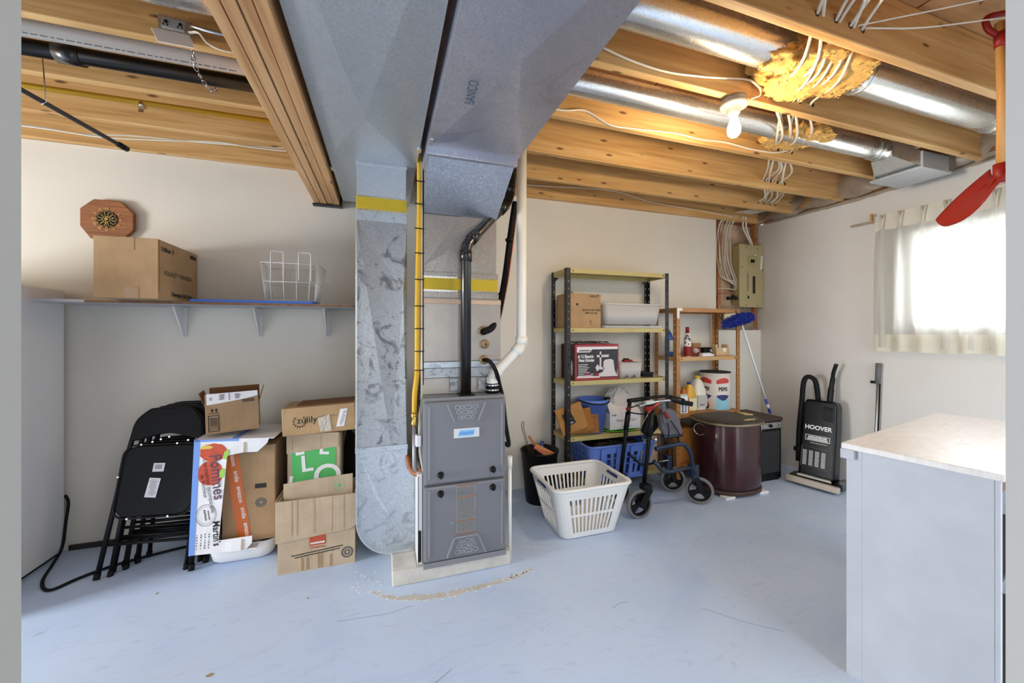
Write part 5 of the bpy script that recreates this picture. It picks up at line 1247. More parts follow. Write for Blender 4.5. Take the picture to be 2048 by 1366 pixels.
# --- brown unit, lower shelf: jugs and tin
zl = LW[2]+.0005
def jug(label, x, y, body, cap, liquid, h=.25, rx=.055, ry=.045, hl=.6):
    t = thing('jug', label, 'jug', (x, y, zl))
    MB().lathe([(rx*.92, 0), (rx, .008), (rx, h*.45), (rx*.97, h*.5), (rx*.9, h*.62), (rx*.6, h*.82), (rx*.3, h*.92), (rx*.27, h*.95)], (x, y, zl), 24, 1, ry/rx, ex=.7).obj('body', body, t)
    MB().lathe([(rx*.33, h*.93), (rx*.33, h), (rx*.28, h*1.01)], (x, y, zl), 16).obj('cap', cap, t)
    return t
yel = mat('jug_yellow', (214, 164, 36), .35)
j1 = jug('yellow plastic jug with a blue cap on the lower brown shelf', 2.56, 2.745, yel, mat('cap_blue', (44, 60, 130), .4), None, .255, .055)
j2 = jug('large white plastic jug with a yellow cap on the lower brown shelf', 2.695, 2.79, mat('jug_white', (222, 218, 204), .4), mat('cap_yellow', (220, 190, 50), .4), None, .30, .068, .06)
j3 = jug('orange brown jug at the front of the lower brown shelf', 2.485, 2.735, mat('jug_amber', (176, 96, 36), .35), mat('cap_amber', (150, 80, 30), .4), None, .215, .042)
MB().box(2.64, 2.745, 2.726, 2.728, zl+.03, zl+.135).obj('label', glassy('faded_label', (214, 210, 206), .3, .3), j2); blurred_word(j2, FRONT(2.692, 2.726, zl+.05), .05, .014, mat('label_blue', (60, 92, 160), .6), 5)
MB().box(2.52, 2.60, 2.698, 2.70, zl+.015, zl+.12).obj('label', mat('label_cream2', (220, 212, 180), .6), j1)
kb2 = thing('cleaner_box', 'white and blue detergent carton at the front of the lower brown shelf', 'carton', (2.43, 2.69, zl)); MB().cbox(I(2.443, 2.688, zl+.075) @ RZ(-4), .075, .03, .15).obj('carton', M_paper, kb2, bev=.002)
for k in (0, 1): blurred_word(kb2, I(2.425+.03*k, 2.6715, zl+.06) @ RZ(-4) @ RX(90) @ RZ(90), .10, .022, mat('label_blue2', (36, 60, 120), .6), 6+k)
MB().cbox(I(2.443, 2.688, zl+.158) @ RZ(-4), .07, .026, .012).obj('cap', mat('pale_green', (196, 210, 186), .5), kb2, bev=.003)
pz = thing('cola_bin', 'round white bin printed with PEPSI logos on the lower brown shelf', 'bin', (2.905, 2.79, zl))
PC, PR = (2.90, 2.792), .128
MB().lathe([(PR-.004, 0), (PR, .004), (PR, .332)], (PC[0], PC[1], zl), 48).obj('drum', mat('tin_white', (216, 208, 200), .4), pz); MB().lathe([(PR+.001, .328), (PR+.003, .332), (PR+.001, .338)], (PC[0], PC[1], zl), 48).obj('rim', M_ink, pz)
M_pr = mat('cola_red', (190, 54, 40), .5); M_pb = mat('cola_blue', (32, 40, 100), .5)
def cyl(s_, z, lift=.0008):
    f = s_/PR; d = Vector((-.72, -.694, 0)); r_ = Vector((.694, -.72, 0)); return Vector((PC[0], PC[1], zl+z))+(d*math.cos(f)+r_*math.sin(f))*(PR+lift)
def wrap(name, m, top, bot, s0, s1, n=14, lift=.0008):
    b = MB(); b.grid(lambda u, v: cyl(s0+(s1-s0)*u, bot(u)+(top(u)-bot(u))*v, lift), n, 1); b.obj(name, m, pz)
def wraptext(s_, s0, z, size, sx):
    o = text(pz, s_, Matrix.Identity(4), size, M_ink, bold=.0018, sx=sx); off = OFF[o.name]
    for v_ in o.data.vertices: v_.co = cyl(s0+v_.co.x+off.x, z+v_.co.y+off.y, .0012)-off
for s0, fl_ in ((-.086, 1), (.070, -1)):
    W2 = .058
    wrap('red_wave', M_pr, lambda u: .262+.028*math.sin(math.pi*(u*.9+.05))*(1.2-.5*u if fl_ > 0 else .7+.5*u), lambda u: .245-.012*u if fl_ > 0 else .233+.012*u, s0-W2, s0+W2)
    wrap('blue_wave', M_pb, lambda u: .128+.010*math.sin(math.pi*u), lambda u: .122-.036*math.sin(math.pi*u), s0-W2, s0+W2)
    wraptext('PEPSI', s0, .186, .046, .80)
wrap('round_emblem', M_ink, lambda u: .036, lambda u: .036-.042*math.sqrt(max(0, 1-(2*u-1)**2))*.85, -.128, -.044); wrap('emblem_top', M_pr, lambda u: .036+.042*math.sqrt(max(0, 1-(2*u-1)**2)), lambda u: .036, -.128, -.044)
wrap('light_blue_panel', mat('cola_sky', (136, 200, 220), .5), lambda u: .085+.03*abs(1-1.6*u), lambda u: .004, .012, .128, lift=.0004)
# --- brown unit, bottom
for i, (x0_, x1_, z1_) in enumerate(((2.40, 2.60, .45), (2.66, 2.98, .40))):
    carton('cardboard_box', ['orange brown crate in the bottom of the brown shelving', 'brown carton low behind the maroon bin'][i], x0_, x1_, 2.69, 2.9, .1605, z1_, cardboard('crate%d' % i, ((190, 126, 64), (150, 112, 72))[i]))
# ================================================================== RIGHT SIDE: FLOOR ITEMS
# black bin with dustpan left of the shelving
bn = thing('waste_bin', 'round black plastic bin on the floor left of the steel shelving', 'bin', (1.12, 2.72, 0))
MB().lathe([(0, .012), (.10, .012), (.137, .385), (.147, .388), (.147, .376), (.141, .374), (.105, .0), (0, 0)][::-1], (1.125, 2.73, 0), 36, cap0=False, cap1=False).obj('body', M_blk, bn)
dn_ = thing('dustpan', 'orange brown dustpan standing in the black bin', 'dustpan', (1.1, 2.7, .3))
b = MB(); b.add([(1.06, 2.685, .415), (1.09, 2.70, .44), (1.215, 2.645, .372), (1.12, 2.60, .372)], [(0, 1, 2, 3)]); b.obj('pan', mat('pan_orange', (178, 108, 66), .5), dn_, solid=.006); MB().bar((1.075, 2.69, .43), (1.03, 2.72, .50), .025, .012).obj('handle', mat('pan_orange', (178, 108, 66)), dn_, bev=.004)
wl = thing('wire_whisk', 'thin wire loop tool standing in the black bin', 'wire tool', (1.0, 2.74, .3))
MB().tube(smoothpath([(1.06, 2.73, .3), (1.015, 2.735, .45), (.985, 2.74, .56), (.985, 2.74, .60), (1.0, 2.74, .60), (1.0, 2.735, .55), (1.04, 2.72, .38)], 5), .0025, 6).obj('loop', mat('rusty_wire', (92, 62, 40)), wl)
bh = tag(MB().tube([(1.15, 2.77, .25), (1.165, 2.78, .37), (1.17, 2.785, .43)], [.012, .012, .015], 10).obj('hand_brush', mat('dark_blue_plastic', (36, 58, 120), .4)), 'dark blue handle sticking out of the black bin', 'handle')

# white laundry basket
lbk = thing('laundry_basket', 'white plastic laundry basket with slotted sides in front of the shelving', 'basket', (1.22, 2.33, 0))
M_lau = mat('laundry_white', (238, 236, 232), .4)
LR = 0
_, rim = slotted(lbk, 'body', M_lau, .39, .33, .535, .45, .006, .325, .055, 1.235, 2.312, LR, 11, 7, [.10, .44, .49, .80], thick=.004)
b = MB(); b.tube(rim, .014, 10, closed=True, sq=.75); b.obj('rim', M_lau, lbk)
hm = I(1.235, 2.312, 0) @ RZ(LR)
b = MB(); b.tube([hm @ Vector((.262, -.06, .30)), hm @ Vector((.262, .06, .30))], .011, 10); b.obj('handle_grip', mat('dark_blue_plastic', (36, 58, 120)), lbk)
b = MB(); b.tube([hm @ Vector((-.262, -.06, .30)), hm @ Vector((-.262, .06, .30))], .011, 10); b.obj('handle_grip', mat('dark_blue_plastic', (36, 58, 120)), lbk)

# folded rollator
ro = thing('rollator', 'folded black and blue rollator walker with grey backrest pad', 'walker', (1.95, 2.4, 0))
M_rf = mat('rollator_blue', (44, 56, 78), .35, .4); M_rk = mat('rollator_black', (9, 9, 10), .4, spec=.3); M_tire = mat('grey_tyre', (122, 120, 120), .7); M_pad = mat('grey_pad', (98, 96, 104), .85, bump=.2, bscale=120)
yn, yf = 2.27, 2.475
def wheel(x, y, r, z=None, tilt=0):
    z = r if z is None else z; M = I(x, y, z) @ RZ(tilt) @ RX(90)
    b = MB(); b.lathe([(r*.80, -.012), (r*.97, -.013), (r, -.006), (r, .006), (r*.97, .013), (r*.80, .012), (r*.80, -.012)], n=36, M=M, cap0=False, cap1=False); w_ = b.obj('wheel', M_tire, ro)
    b = MB(); b.lathe([(r*.80, -.013), (r*.80, .013), (r*.70, .013), (r*.70, -.013), (r*.80, -.013)], n=36, M=M, cap0=False, cap1=False); b.obj('wheel_rim', M_rk, w_)
    b = MB(); b.lathe([(.02, -.02), (.02, .02)], n=16, M=M)
    for a in (90, 210, 330):
        b.prism([(.012*math.cos(R(a-60)), .012*math.sin(R(a-60))), (r*.72*math.cos(R(a-22)), r*.72*math.sin(R(a-22))), (r*.74*math.cos(R(a)), r*.74*math.sin(R(a))), (r*.72*math.cos(R(a+22)), r*.72*math.sin(R(a+22))), (.012*math.cos(R(a+60)), .012*math.sin(R(a+60)))], -.006, .006, M)
    b.obj('hub_spokes', M_rk, w_)
    b = MB(); b.lathe([(.008, .02), (.006, .024)], n=10, M=M); b.obj('axle_cap', M_chrome, w_)
wheel(1.668, 2.245, .099); wheel(1.655, yf, .099); wheel(2.235, 2.295, .099, tilt=-38); wheel(2.2, yf+.06, .099, tilt=-20)
# forks
for x, y, xt in ((1.668, 2.245, 1.72), (1.655, yf, 1.67)):
    MB().bar((x, y-.03, .093), (xt+.02, y-.026, .205), .05, .012, (0, 1, 0)).obj('fork', M_rk, ro, bev=.005)
    MB().bar((x, y+.03, .093), (xt+.02, y+.026, .205), .05, .012, (0, 1, 0)).obj('fork', M_rk, ro, bev=.005)
    MB().cbox(I(xt, y, .212), .07, .07, .04).obj('fork_crown', M_rk, ro, bev=.012)
for y in (2.30, yf+.06):
    x = 2.235 if y < 2.4 else 2.2
    MB().bar((x, y-.028, .093), (x-.04, y-.024, .20), .04, .01, (0, 1, 0)).obj('fork', M_rk, ro, bev=.004)
    MB().cbox(I(x-.05, y, .25), .055, .06, .10).obj('fork_block', M_rf, ro, bev=.006)
# upright tubes, push handles
for y, xb, xt in ((yn, 1.725, 1.80), (yf, 1.675, 1.755)):
    up_t = MB().tube([(xb, y, .23), ((xb+xt)/2, y, .5), (xt, y, .77)], .015, 14).obj('upright', M_rk, ro)
    MB().tube([((xb*.45+xt*.55), y, .55), ((xb*.2+xt*.8), y, .68)], .019, 14).obj('height_clamp', M_rk, up_t)
hz1, hz2 = .79, .80
MB().tube(bend([at(1258, 802, yf), at(1300, 795, yf), at(1340, 792, yf), at(1368, 800, yf)], .02), .011, 12).obj('push_handle', M_rk, ro)
MB().tube(bend([at(1278, 812, yn+.02), at(1318, 802, yn), at(1352, 799, yn), at(1365, 803, yn)], .02), .011, 12).obj('push_handle', M_chrome, ro)
MB().tube([at(1340, 797, yn), at(1366, 806, yn)], .017, 12).obj('grip', M_rk, ro); MB().bar(at(1362, 804, yn), at(1383, 808, yn), .036, .034).obj('grip_end', M_rub, ro, bev=.005)
MB().tube([at(1256, 802, yf), at(1290, 797, yf)], .016, 12).obj('grip', M_rk, ro); 
for y, pts, in ((yf, [(1290, 806), (1262, 815), (1254, 818), (1262, 825), (1285, 828), (1296, 822)]),):
    MB().tube(smoothpath([at(a, c, y-.03) for a, c in pts], 5), .005, 8).obj('brake_loop', M_rk, ro)
MB().cbox(I(*at(1256, 818, yf-.03)), .03, .02, .022).obj('brake_tip', M_red, ro, bev=.006)
MB().tube(smoothpath([at(1318, 806, yn-.02), at(1305, 816, yn-.02), at(1296, 826, yn-.02)], 4), .007, 8).obj('brake_lever', mat('orange_red', (190, 70, 44), .4), ro)
MB().bar(at(1290, 818, yn-.015), at(1308, 814, yn-.015), .03, .024).obj('brake_block', M_red, ro, bev=.005); MB().bar(at(1290, 806, yn-.01), at(1306, 803, yn-.01), .03, .026).obj('lever_housing', mat('pale_plastic', (190, 196, 190), .5), ro, bev=.006)
MB().tube(smoothpath([at(1296, 828, yn-.02), at(1282, 858, yn+.05), at(1290, 885, yn+.1), at(1302, 882, yn)], 5), .003, 6).obj('brake_cable', M_chrome, ro)
# folded seat frame
P = bend([at(1311, 898, yn), at(1340, 891, yn), at(1368, 886, yn), at(1382, 905, yn), at(1388, 962, yn+.02)], .05, 6); MB().tube(P, .0155, 14).obj('front_tube', M_rf, ro)
P = bend([at(1308, 922, yn), at(1326, 944, yn), at(1342, 943, yn), at(1386, 934, yn)], .04, 6); MB().tube(P, .013, 14).obj('lower_bar', M_rf, ro)
P = bend([at(1258, 908, yf), at(1282, 930, yf), at(1300, 928, yf), at(1312, 925, yn+.05)], .03, 5); MB().tube(P, .009, 10).obj('folding_link', M_rk, ro)
MB().tube([at(1318, 900, yf-.04), at(1324, 938, yf-.04)], .006, 8).obj('folding_link', M_rk, ro); MB().tube([at(1319, 923, yf-.04), at(1345, 919, yf-.04)], .005, 8).obj('folding_link', M_chrome, ro); MB().tube([at(1345, 896, yf-.04), at(1345, 935, yf-.04)], .006, 8).obj('folding_link', M_rk, ro)
MB().tube([at(1285, 880, yf), at(1312, 879, yn)], .007, 8).obj('cross_link', M_chrome, ro)
for a in (1330, 1356): MB().tube([at(a, 874, yn+.02), at(a+2, 892, yn+.02)], .010, 10).obj('hinge_post', M_rk, ro)
MB().tube([at(1327, 874, yn+.01), at(1364, 870, yn+.01)], .011, 12).obj('hinge_bar', M_rf, ro)
# grey pad
c = at(1342, 848, yn+.02); 
PP = [(1320, 836), (1326, 823), (1338, 816), (1350, 822), (1358, 840), (1364, 862), (1362, 873), (1345, 872), (1330, 874), (1322, 858)]
b = MB(); b.prism([(at(a, c2, yn+.02).x, at(a, c2, yn+.02).z) for a, c2 in PP], -.022, .022, I(0, yn+.03, 0) @ RX(90)); pdn = b.obj('backrest_pad', M_pad, ro, bev=.012, seg=3)
MB().tube([at(1335, 846, yn-.01), at(1338, 858, yn-.01), at(1337, 873, yn-.01)], .004, 8).obj('pad_strap', M_rk, pdn); MB().tube([at(1341, 841, yn-.01), at(1352, 857, yn-.01), at(1360, 870, yn-.01)], .004, 8).obj('pad_strap', M_rk, pdn)
MB().bar(at(1327, 806, yn), at(1330, 846, yn), .03, .012, (0, 1, 0)).obj('strap', M_pad, ro, bev=.004)
MB().bar(at(1329, 824, yn-.015), at(1337, 837, yn-.015), .022, .012, (0, 1, 0)).obj('red_tag', M_red, ro, bev=.003)
b = MB(); b.prism([(at(a, c2, yf-.1).x, at(a, c2, yf-.1).z) for a, c2 in ((1293, 835), (1310, 829), (1314, 852), (1296, 876), (1282, 862))], -.02, .02, I(0, yf-.1, 0) @ RX(90)); b.obj('carry_pouch', M_rub, ro, bev=.006)

# maroon bin
mb_ = thing('hamper_bin', 'dark maroon metal bin with a patterned padded lid in front of the brown shelving', 'bin', (2.69, 2.47, 0))
M_mar = mat('maroon_enamel', (58, 22, 26), .28, .2, coat=.3, var=.15)
bc = (2.69, 2.475)
n = 44; pr = [(.215, .025), (.222, .03), (.226, .10), (.226, .545), (.222, .555)]
MB().lathe(pr, (bc[0], bc[1], 0), n, 1.1, .98, ex=.84).obj('body', M_mar, mb_)
MB().lathe([(.228, .018), (.23, .02), (.23, .045), (.227, .048)], (bc[0], bc[1], 0), n, 1.1, .98, ex=.84).obj('base_band', mat('rust_brown', (70, 46, 38), .6), mb_)
M_lid = mat('lid_pattern', (58, 52, 44), .55, var=.8, vscale=55, bump=.3)
ld = MB().lathe([(.228, .548), (.24, .55), (.243, .565), (.236, .578), (.18, .584), (.01, .587)], (bc[0], bc[1], 0), n, 1.1, .98, ex=.84).obj('lid', M_lid, mb_)
b = MB(); b.lathe([(.240, .552), (.2455, .556), (.2455, .566), (.240, .57)], (bc[0], bc[1], 0), n, 1.1, .98, cap0=False, cap1=False, ex=.84); b.obj('lid_rim', mat('lid_rim_gold', (140, 126, 100), .4, .6), ld)
M_line = mat('lid_lines', (150, 136, 110), .6)
for k in range(7): MB().bar((bc[0]-.17+k*.055, bc[1]-.16, .5868), (bc[0]-.15+k*.055, bc[1]+.15, .5868), .003, .0015).obj('lid_piping', M_line, ld)
b = MB(); b.prism([(2.70, 2.30), (2.80, 2.30), (2.83, 2.325), (2.76, 2.335), (2.70, 2.32)], .5855, .588); b.obj('torn_padding', mat('foam_yellow', (206, 186, 120), .8), ld)
b = MB(); b.prism([(2.885, 2.47), (2.945, 2.44), (2.94, 2.52), (2.91, 2.55), (2.89, 2.52)], .584, .592); b.obj('torn_padding', mat('foam_yellow', (206, 186, 120)), ld)
rx_, ry_ = bc[0]-.226*1.1*.97, bc[1]-.11
b = MB(); cH = Vector((2.43, 2.49, .495)); tu = Vector((.45, -.89, 0)).normalized()
b.tube([cH+tu*.046*math.cos(a*.2618)+Vector((0, 0, 1))*.046*math.sin(a*.2618) for a in range(24)], .0035, 8, closed=True); b.obj('ring_handle', M_chrome, mb_)
b = MB(); cH = Vector((2.93, 2.36, .50)); tu = Vector((.6, .8, 0)); b.tube([cH+tu*.03*math.cos(a*.2618)+Vector((0, 0, 1))*.04*math.sin(a*.2618) for a in range(24)], .0035, 8, closed=True); b.obj('ring_handle', M_chrome, mb_)
for i, (x, y) in enumerate(((2.515, 2.30), (2.86, 2.30), (2.69, 2.66))): MB().cbox(I(x, y, .009), .09, .06, .018).obj('foot_block', M_paper, mb_, bev=.002)

# dehumidifier
dh = thing('dehumidifier', 'black boxy dehumidifier with wood effect top in the corner', 'dehumidifier', (3.1, 2.62, 0))
DX0, DX1, DY0, DY1 = 2.955, 3.285, 2.44, 2.80
MB().box(DX0, DX1, DY0+.012, DY1, .015, .515).obj('body', M_blk, dh, bev=.004); MB().box(DX0-.004, DX1+.004, DY0, DY1, .515, .545).obj('top', wood('dark_walnut', (44, 28, 20), (64, 42, 30), (80, 56, 40), 'x', knots=False), dh, bev=.003)
MB().box(DX0+.03, DX1-.03, DY0+.004, DY0+.012, .075, .43).obj('front_grille', mat('grille_black', (34, 33, 34), .7, bump=.6, bscale=200), dh)
cpn = MB().box(DX0+.01, DX1-.02, DY0, DY0+.012, .455, .505).obj('control_strip', mat('brushed_strip', (170, 166, 158), .35, .7), dh)
for x in (3.06, 3.14, 3.22): MB().lathe([(.015, 0), (.013, .014)], n=16, M=I(x, DY0, .48) @ RX(90)).obj('dial', M_chrome if x != 3.14 else M_blk, cpn)
MB().box(DX0+.015, DX1-.015, DY0+.02, DY1-.01, 0, .015).obj('plinth', M_rub, dh)
MB().lathe([(.05, 0), (.06, .01), (.06, .02), (.03, .03)], n=20, M=I(DX1, 2.58, .28) @ RY(90)).obj('side_cap', M_rub, dh)

# duster leaning in the corner
du = thing('duster', 'long handled duster with fluffy blue head leaning in the corner', 'duster', (3.25, 2.66, .545))
pA, pB = Vector((3.24, 2.62, .553)), Vector((3.09, 2.76, 1.42))
tdir = (pB-pA).normalized()
pA2 = at(1540, 826, 2.60); pB2 = at(1484, 650, 2.62); td = (pB2-pA2).normalized()
MB().tube([pA2+td*.12, pB2], .0085, 10).obj('pole', M_white, du); gq = MB().tube([pA2, pA2+td*.14], .0115, 10).obj('grip', mat('grip_blue', (52, 62, 150), .4), du)
MB().tube([pA2+td*.05, pA2+td*.09], .0119, 10).obj('grip_band', M_white, gq)
hA, hB = at(1449, 650, 2.60), at(1503, 634, 2.62)
b = MB(); rg = random.Random(71); hd = (hB-hA); u1 = hd.cross(Vector((0, 1, 0))).normalized(); v1 = hd.cross(u1).normalized()
for k in range(1100):
    t = rg.random(); a = rg.uniform(0, 6.283); c0 = hA+hd*t+Vector((0, 0, .012*math.sin(t*3.14))); d = (u1*math.cos(a)+v1*math.sin(a)); L_ = .055*(.6+.5*math.sin(math.pi*(.12+.76*t)))*rg.uniform(.7, 1.05)
    d2 = (d+hd.normalized()*rg.uniform(-.5, .5)).normalized(); s = hd.normalized().cross(d2).normalized()*.0022; e = c0+d2*L_
    b.add([c0-s, c0+s, e+s*1.4, e-s*1.4], [(0, 1, 2, 3)])
b.obj('fluff', mat('duster_blue', (40, 62, 168), .8), du)['kind'] = 'stuff'
MB().tube([hA, hB], .014, 10).obj('head_core', mat('duster_core', (34, 52, 140), .8), du)

# electrical panel
ep = thing('electrical_panel', 'beige electrical breaker panel set in the corner wall', 'panel', (3.52, 2.95, 1.53))
EX0, EX1, EZ0, EZ1, EY = 3.362, 3.684, 1.535, 2.165, 2.935
M_beige = mat('panel_beige', (176, 164, 122), .45, .1); M_beige2 = mat('panel_beige2', (168, 156, 112), .45, .1)
MB().box(EX0+.008, EX1-.002, EY+.006, BY+.055, EZ0+.008, EZ1-.008).obj('enclosure', M_beige2, ep); cv = MB().box(EX0, EX1, EY, EY+.006, EZ0, EZ1).obj('cover', M_beige, ep, bev=.002)
MB().box(EX0+.002, EX1-.002, EY-.0015, EY, 1.93, 1.934).obj('cover_seam', M_beige2, cv)
MB().box(3.47, 3.60, EY-.003, EY, 1.95, 2.06).obj('main_plate', M_beige2, cv, bev=.001); MB().cbox(I(3.525, EY-.010, 2.00) @ RX(20), .035, .02, .03).obj('main_switch', M_blk, cv, bev=.003)
MB().box(3.455, 3.578, EY-.006, EY, 1.60, 1.90).obj('breaker_door', M_beige, cv, bev=.002)
for k in range(14): MB().box(3.53, 3.556, EY-.014, EY-.006, 1.675+k*.0125, 1.685+k*.0125).obj('breaker', M_blk, cv)
b = MB()
for k in range(9): b.box(3.463, 3.472, EY-.0075, EY-.006, 1.70+k*.02, 1.712+k*.02)
b.box(3.462, 3.482, EY-.0085, EY-.006, 1.62, 1.65); b.obj('circuit_labels', M_ink, cv)['kind'] = 'stuff'
for x, z in ((EX0+.03, 1.935), (EX1-.012, 1.92), (EX0+.09, EZ0+.02), (EX1-.08, EZ0+.018), (EX0+.1, EZ1-.02), (EX1-.08, EZ1-.03)): MB().lathe([(.006, 0), (.004, .003)], n=10, M=I(x, EY, z) @ RX(90)).obj('screw', M_ink, cv)
MB().cbox(I(3.655, EY-.001, 1.99) @ RY(6), .022, .002, .14).obj('paper_strip', M_paper, cv); MB().cbox(I(3.575, EY-.001, 2.06), .02, .002, .02).obj('sticker', M_paper, cv)
rg = random.Random(81)
for i in range(9):
    x = 3.118+.0215*i+rg.uniform(-.007, .007); z = 1.86-.022*i
    cable('feeder_cable', 'white cable feeding the breaker panel from above, '+ORD[i]+' of nine', [(x+.05, 2.925, 2.44), (x+.012, BY-.002+rg.uniform(-.012, .02), 2.32), (x, BY+rg.uniform(-.01, .03), 2.1), (x+.01, BY-.006, 1.9+.005*i), (x+.06+.004*i, BY-.004, z-.04+.014*i), (3.355, BY+.012, z-.06+.012*i)], .0052, 5, group='cables feeding the breaker panel')
cable('feeder_cable', 'white cable entering the top of the breaker panel from the left', [(3.40, 2.92, 2.44), (3.44, BY-.01, 2.34), (3.53, BY, 2.22), (3.58, BY+.012, 2.16)], .008, 5)
cable('feeder_cable', 'white cable entering the top of the breaker panel from the right', [(3.43, 2.92, 2.44), (3.48, BY-.012, 2.33), (3.56, BY, 2.21), (3.60, BY+.012, 2.16)], .008, 5)
cable('feeder_cable', 'red brown cable entering the low left side of the breaker panel', [(3.12, BY-.004, 1.665), (3.22, BY-.006, 1.67), (3.31, BY-.004, 1.685), (3.36, BY+.012, 1.68)], .007, 5, mat('red_cable', (170, 84, 60), .5))
cable('feeder_cable', 'white cable running level into the left side of the breaker panel', [(3.12, BY-.004, 1.715), (3.2, BY-.006, 1.718), (3.3, BY-.004, 1.712), (3.36, BY+.012, 1.71)], .007, 5)
rg = random.Random(91)
for i in range(5):
    cable('loose_wire', 'dark wire in the wall bay below the breaker panel, '+ORD[i], [(3.14+.07*i, BY+.012, 1.50), (3.17+.06*i+rg.uniform(-.02, .02), BY+.004, 1.43), (3.22+.07*i, BY+.004, 1.40+rg.uniform(-.03, .03)), (3.2+.06*i, BY+.01, 1.34)], .004, 5, mat('brown_wire', (72, 48, 36), .6), group='loose wires under the breaker panel')
MB().box(3.20, 3.345, BY-.004, BY+.008, 1.40, 1.49).obj('patch_board', mat('pale_board', (214, 206, 176), .7), wbo)
kb = thing('cable_clamp', 'black cable clamp cluster left of the breaker panel', 'clamp', (3.32, BY-.02, 1.6)); MB().cbox(I(3.325, BY-.008, 1.63) @ RY(20), .06, .03, .035).obj('clamp', M_blk, kb, bev=.006); MB().cbox(I(3.26, BY-.008, 1.62), .05, .03, .03).obj('clamp', M_blk, kb, bev=.006)

# upright vacuum
vc = thing('vacuum_cleaner', 'black upright vacuum cleaner lettered HOOVER against the right wall', 'vacuum cleaner', (3.50, 2.27, 0), world=False)
vc.location = (3.415, 2.245, 0); vc.rotation_euler = (0, 0, R(-76))     # local -y is the front
M_vb = mat('vacuum_black', (6, 6, 7), .28, spec=.3); M_vg = mat('vacuum_beige', (176, 164, 148), .5)
MB().prism([(-.175, -.085), (.175, -.085), (.18, .02), (.15, .10), (-.15, .10), (-.18, .02)], .015, .075).obj('floor_head', M_vb, vc, bev=.015)
MB().box(-.185, .185, -.125, -.082, .02, .07).obj('bumper', M_vg, vc, bev=.012); MB().prism([(-.12, -.07), (.12, -.07), (.09, .0), (-.09, .0)], .075, .088).obj('head_panel', mat('vacuum_trim', (190, 190, 176), .4), vc, bev=.003)
MB().box(.15, .19, -.03, .06, .02, .10).obj('side_cap', mat('vacuum_grey', (84, 84, 86), .5), vc, bev=.012)
VT = I(0, .02, .07) @ RX(-9)
bd = MB(); bd.prism([(-.125, 0), (.125, 0), (.122, .40), (.115, .60), (.10, .64), (-.10, .64), (-.115, .60), (-.122, .40)], -.07, .06, VT @ RX(90)); bd = bd.obj('body', M_vb, vc, bev=.02, seg=4)
VF = VT @ I(0, -.0605, 0) @ RX(90)
text(bd, 'HOOVER', VF @ I(0, .405, 0), .048, M_paper, bold=.0015, sx=.95)
b = MB(); 
for r_ in (rect(-.085, .085, .295, .300), rect(-.085, .085, .338, .343), rect(-.085, -.08, .30, .338), rect(.08, .085, .30, .338), rect(-.07, .07, .302, .318)): b.prism(r_, .0006, .0014, VF)
b.obj('name_plate', mat('plate_silver', (190, 188, 184), .4), bd); blurred_word(bd, VF @ I(0, .327, 0), .13, .016, M_paper, 8); blurred_word(bd, VF @ I(.01, .278, 0), .12, .012, mat('script_gold', (150, 140, 116), .5), 9)
for c_ in range(4):
    for r_ in range(11):
        b = MB(); b.prism(rect(-.095+c_*.043, -.067+c_*.043, .09+r_*.0115, .096+r_*.0115), -.001, .0025, VF @ Matrix.Rotation(0, 4, 'Z')); 
        if r_ == 0 and c_ == 0: sl0 = b.obj('vent_slat', mat('slat_silver', (196, 194, 190), .4), bd); sm_ = sl0
        else:
            s2 = sm_.copy(); COL.objects.link(s2); s2.location = Vector(sm_.location)+(VF.to_3x3() @ Vector((c_*.043, r_*.0115, 0)))
b = MB(); pr = [(-.105, .075), (.09, .075), (.105, .10), (.105, .215), (.08, .235), (-.105, .245)]
for (xa, ya), (xb, yb) in zip(pr, pr[1:]+pr[:1]): b.tube([VF @ Vector((xa, ya, .001)), VF @ Vector((xb, yb, .001))], .003, 6)
b.obj('vent_frame', mat('vacuum_grey', (84, 84, 86)), bd)
MB().prism([(.03, .48), (.105, .47), (.10, .585), (.03, .59)], .0, .012, VF).obj('dust_window', mat('smoked_gloss', (40, 40, 44), .1, coat=.8), bd, bev=.004)
b = MB(); b.tube(smoothpath([VT @ Vector((.04, .02, .60)), VT @ Vector((.042, .03, .74)), VT @ Vector((.048, .03, .82)), VT @ Vector((.06, -.0, .88)), VT @ Vector((.085, -.03, .95))], 5), [.03]*6+[.025]*6+[.02]*9, 14, sq=.7); b.obj('handle', M_blk, vc)
b = MB(); b.tube(smoothpath([VT @ Vector((-.14, -.02, .10)), VT @ Vector((-.145, -.03, .35)), VT @ Vector((-.14, -.03, .60)), VT @ Vector((-.135, -.03, .78)), VT @ Vector((-.105, -.03, .83)), VT @ Vector((-.06, -.01, .80)), VT @ Vector((-.045, .02, .68)), VT @ Vector((-.04, .03, .58))], 6), .0195, 12); b.obj('hose', M_rub, vc)
MB().cbox(VT @ I(-.15, -.02, .20), .05, .05, .04).obj('hose_clip', M_blk, vc, bev=.008)

# telescopic pole by the window
po = thing('pole', 'grey telescopic pole with rubber grip standing against the right wall', 'pole', (3.655, 1.97, 0))
MB().tube([(3.655, 1.985, 0), (3.655, 1.955, .93)], .009, 12).obj('shaft', mat('grey_alu', (150, 148, 146), .35, .8), po); MB().tube([(3.66, 1.972, 0), (3.66, 1.945, .88)], .004, 8).obj('inner_rod', M_rub, po)
MB().tube([(3.655, 1.958, .88), (3.655, 1.952, 1.04)], [.017, .018], 14).obj('grip', mat('grip_grey', (96, 94, 94), .7), po); MB().cbox(I(3.65, 1.985, .89), .02, .03, .02).obj('lock_clip', M_rub, po, bev=.003)

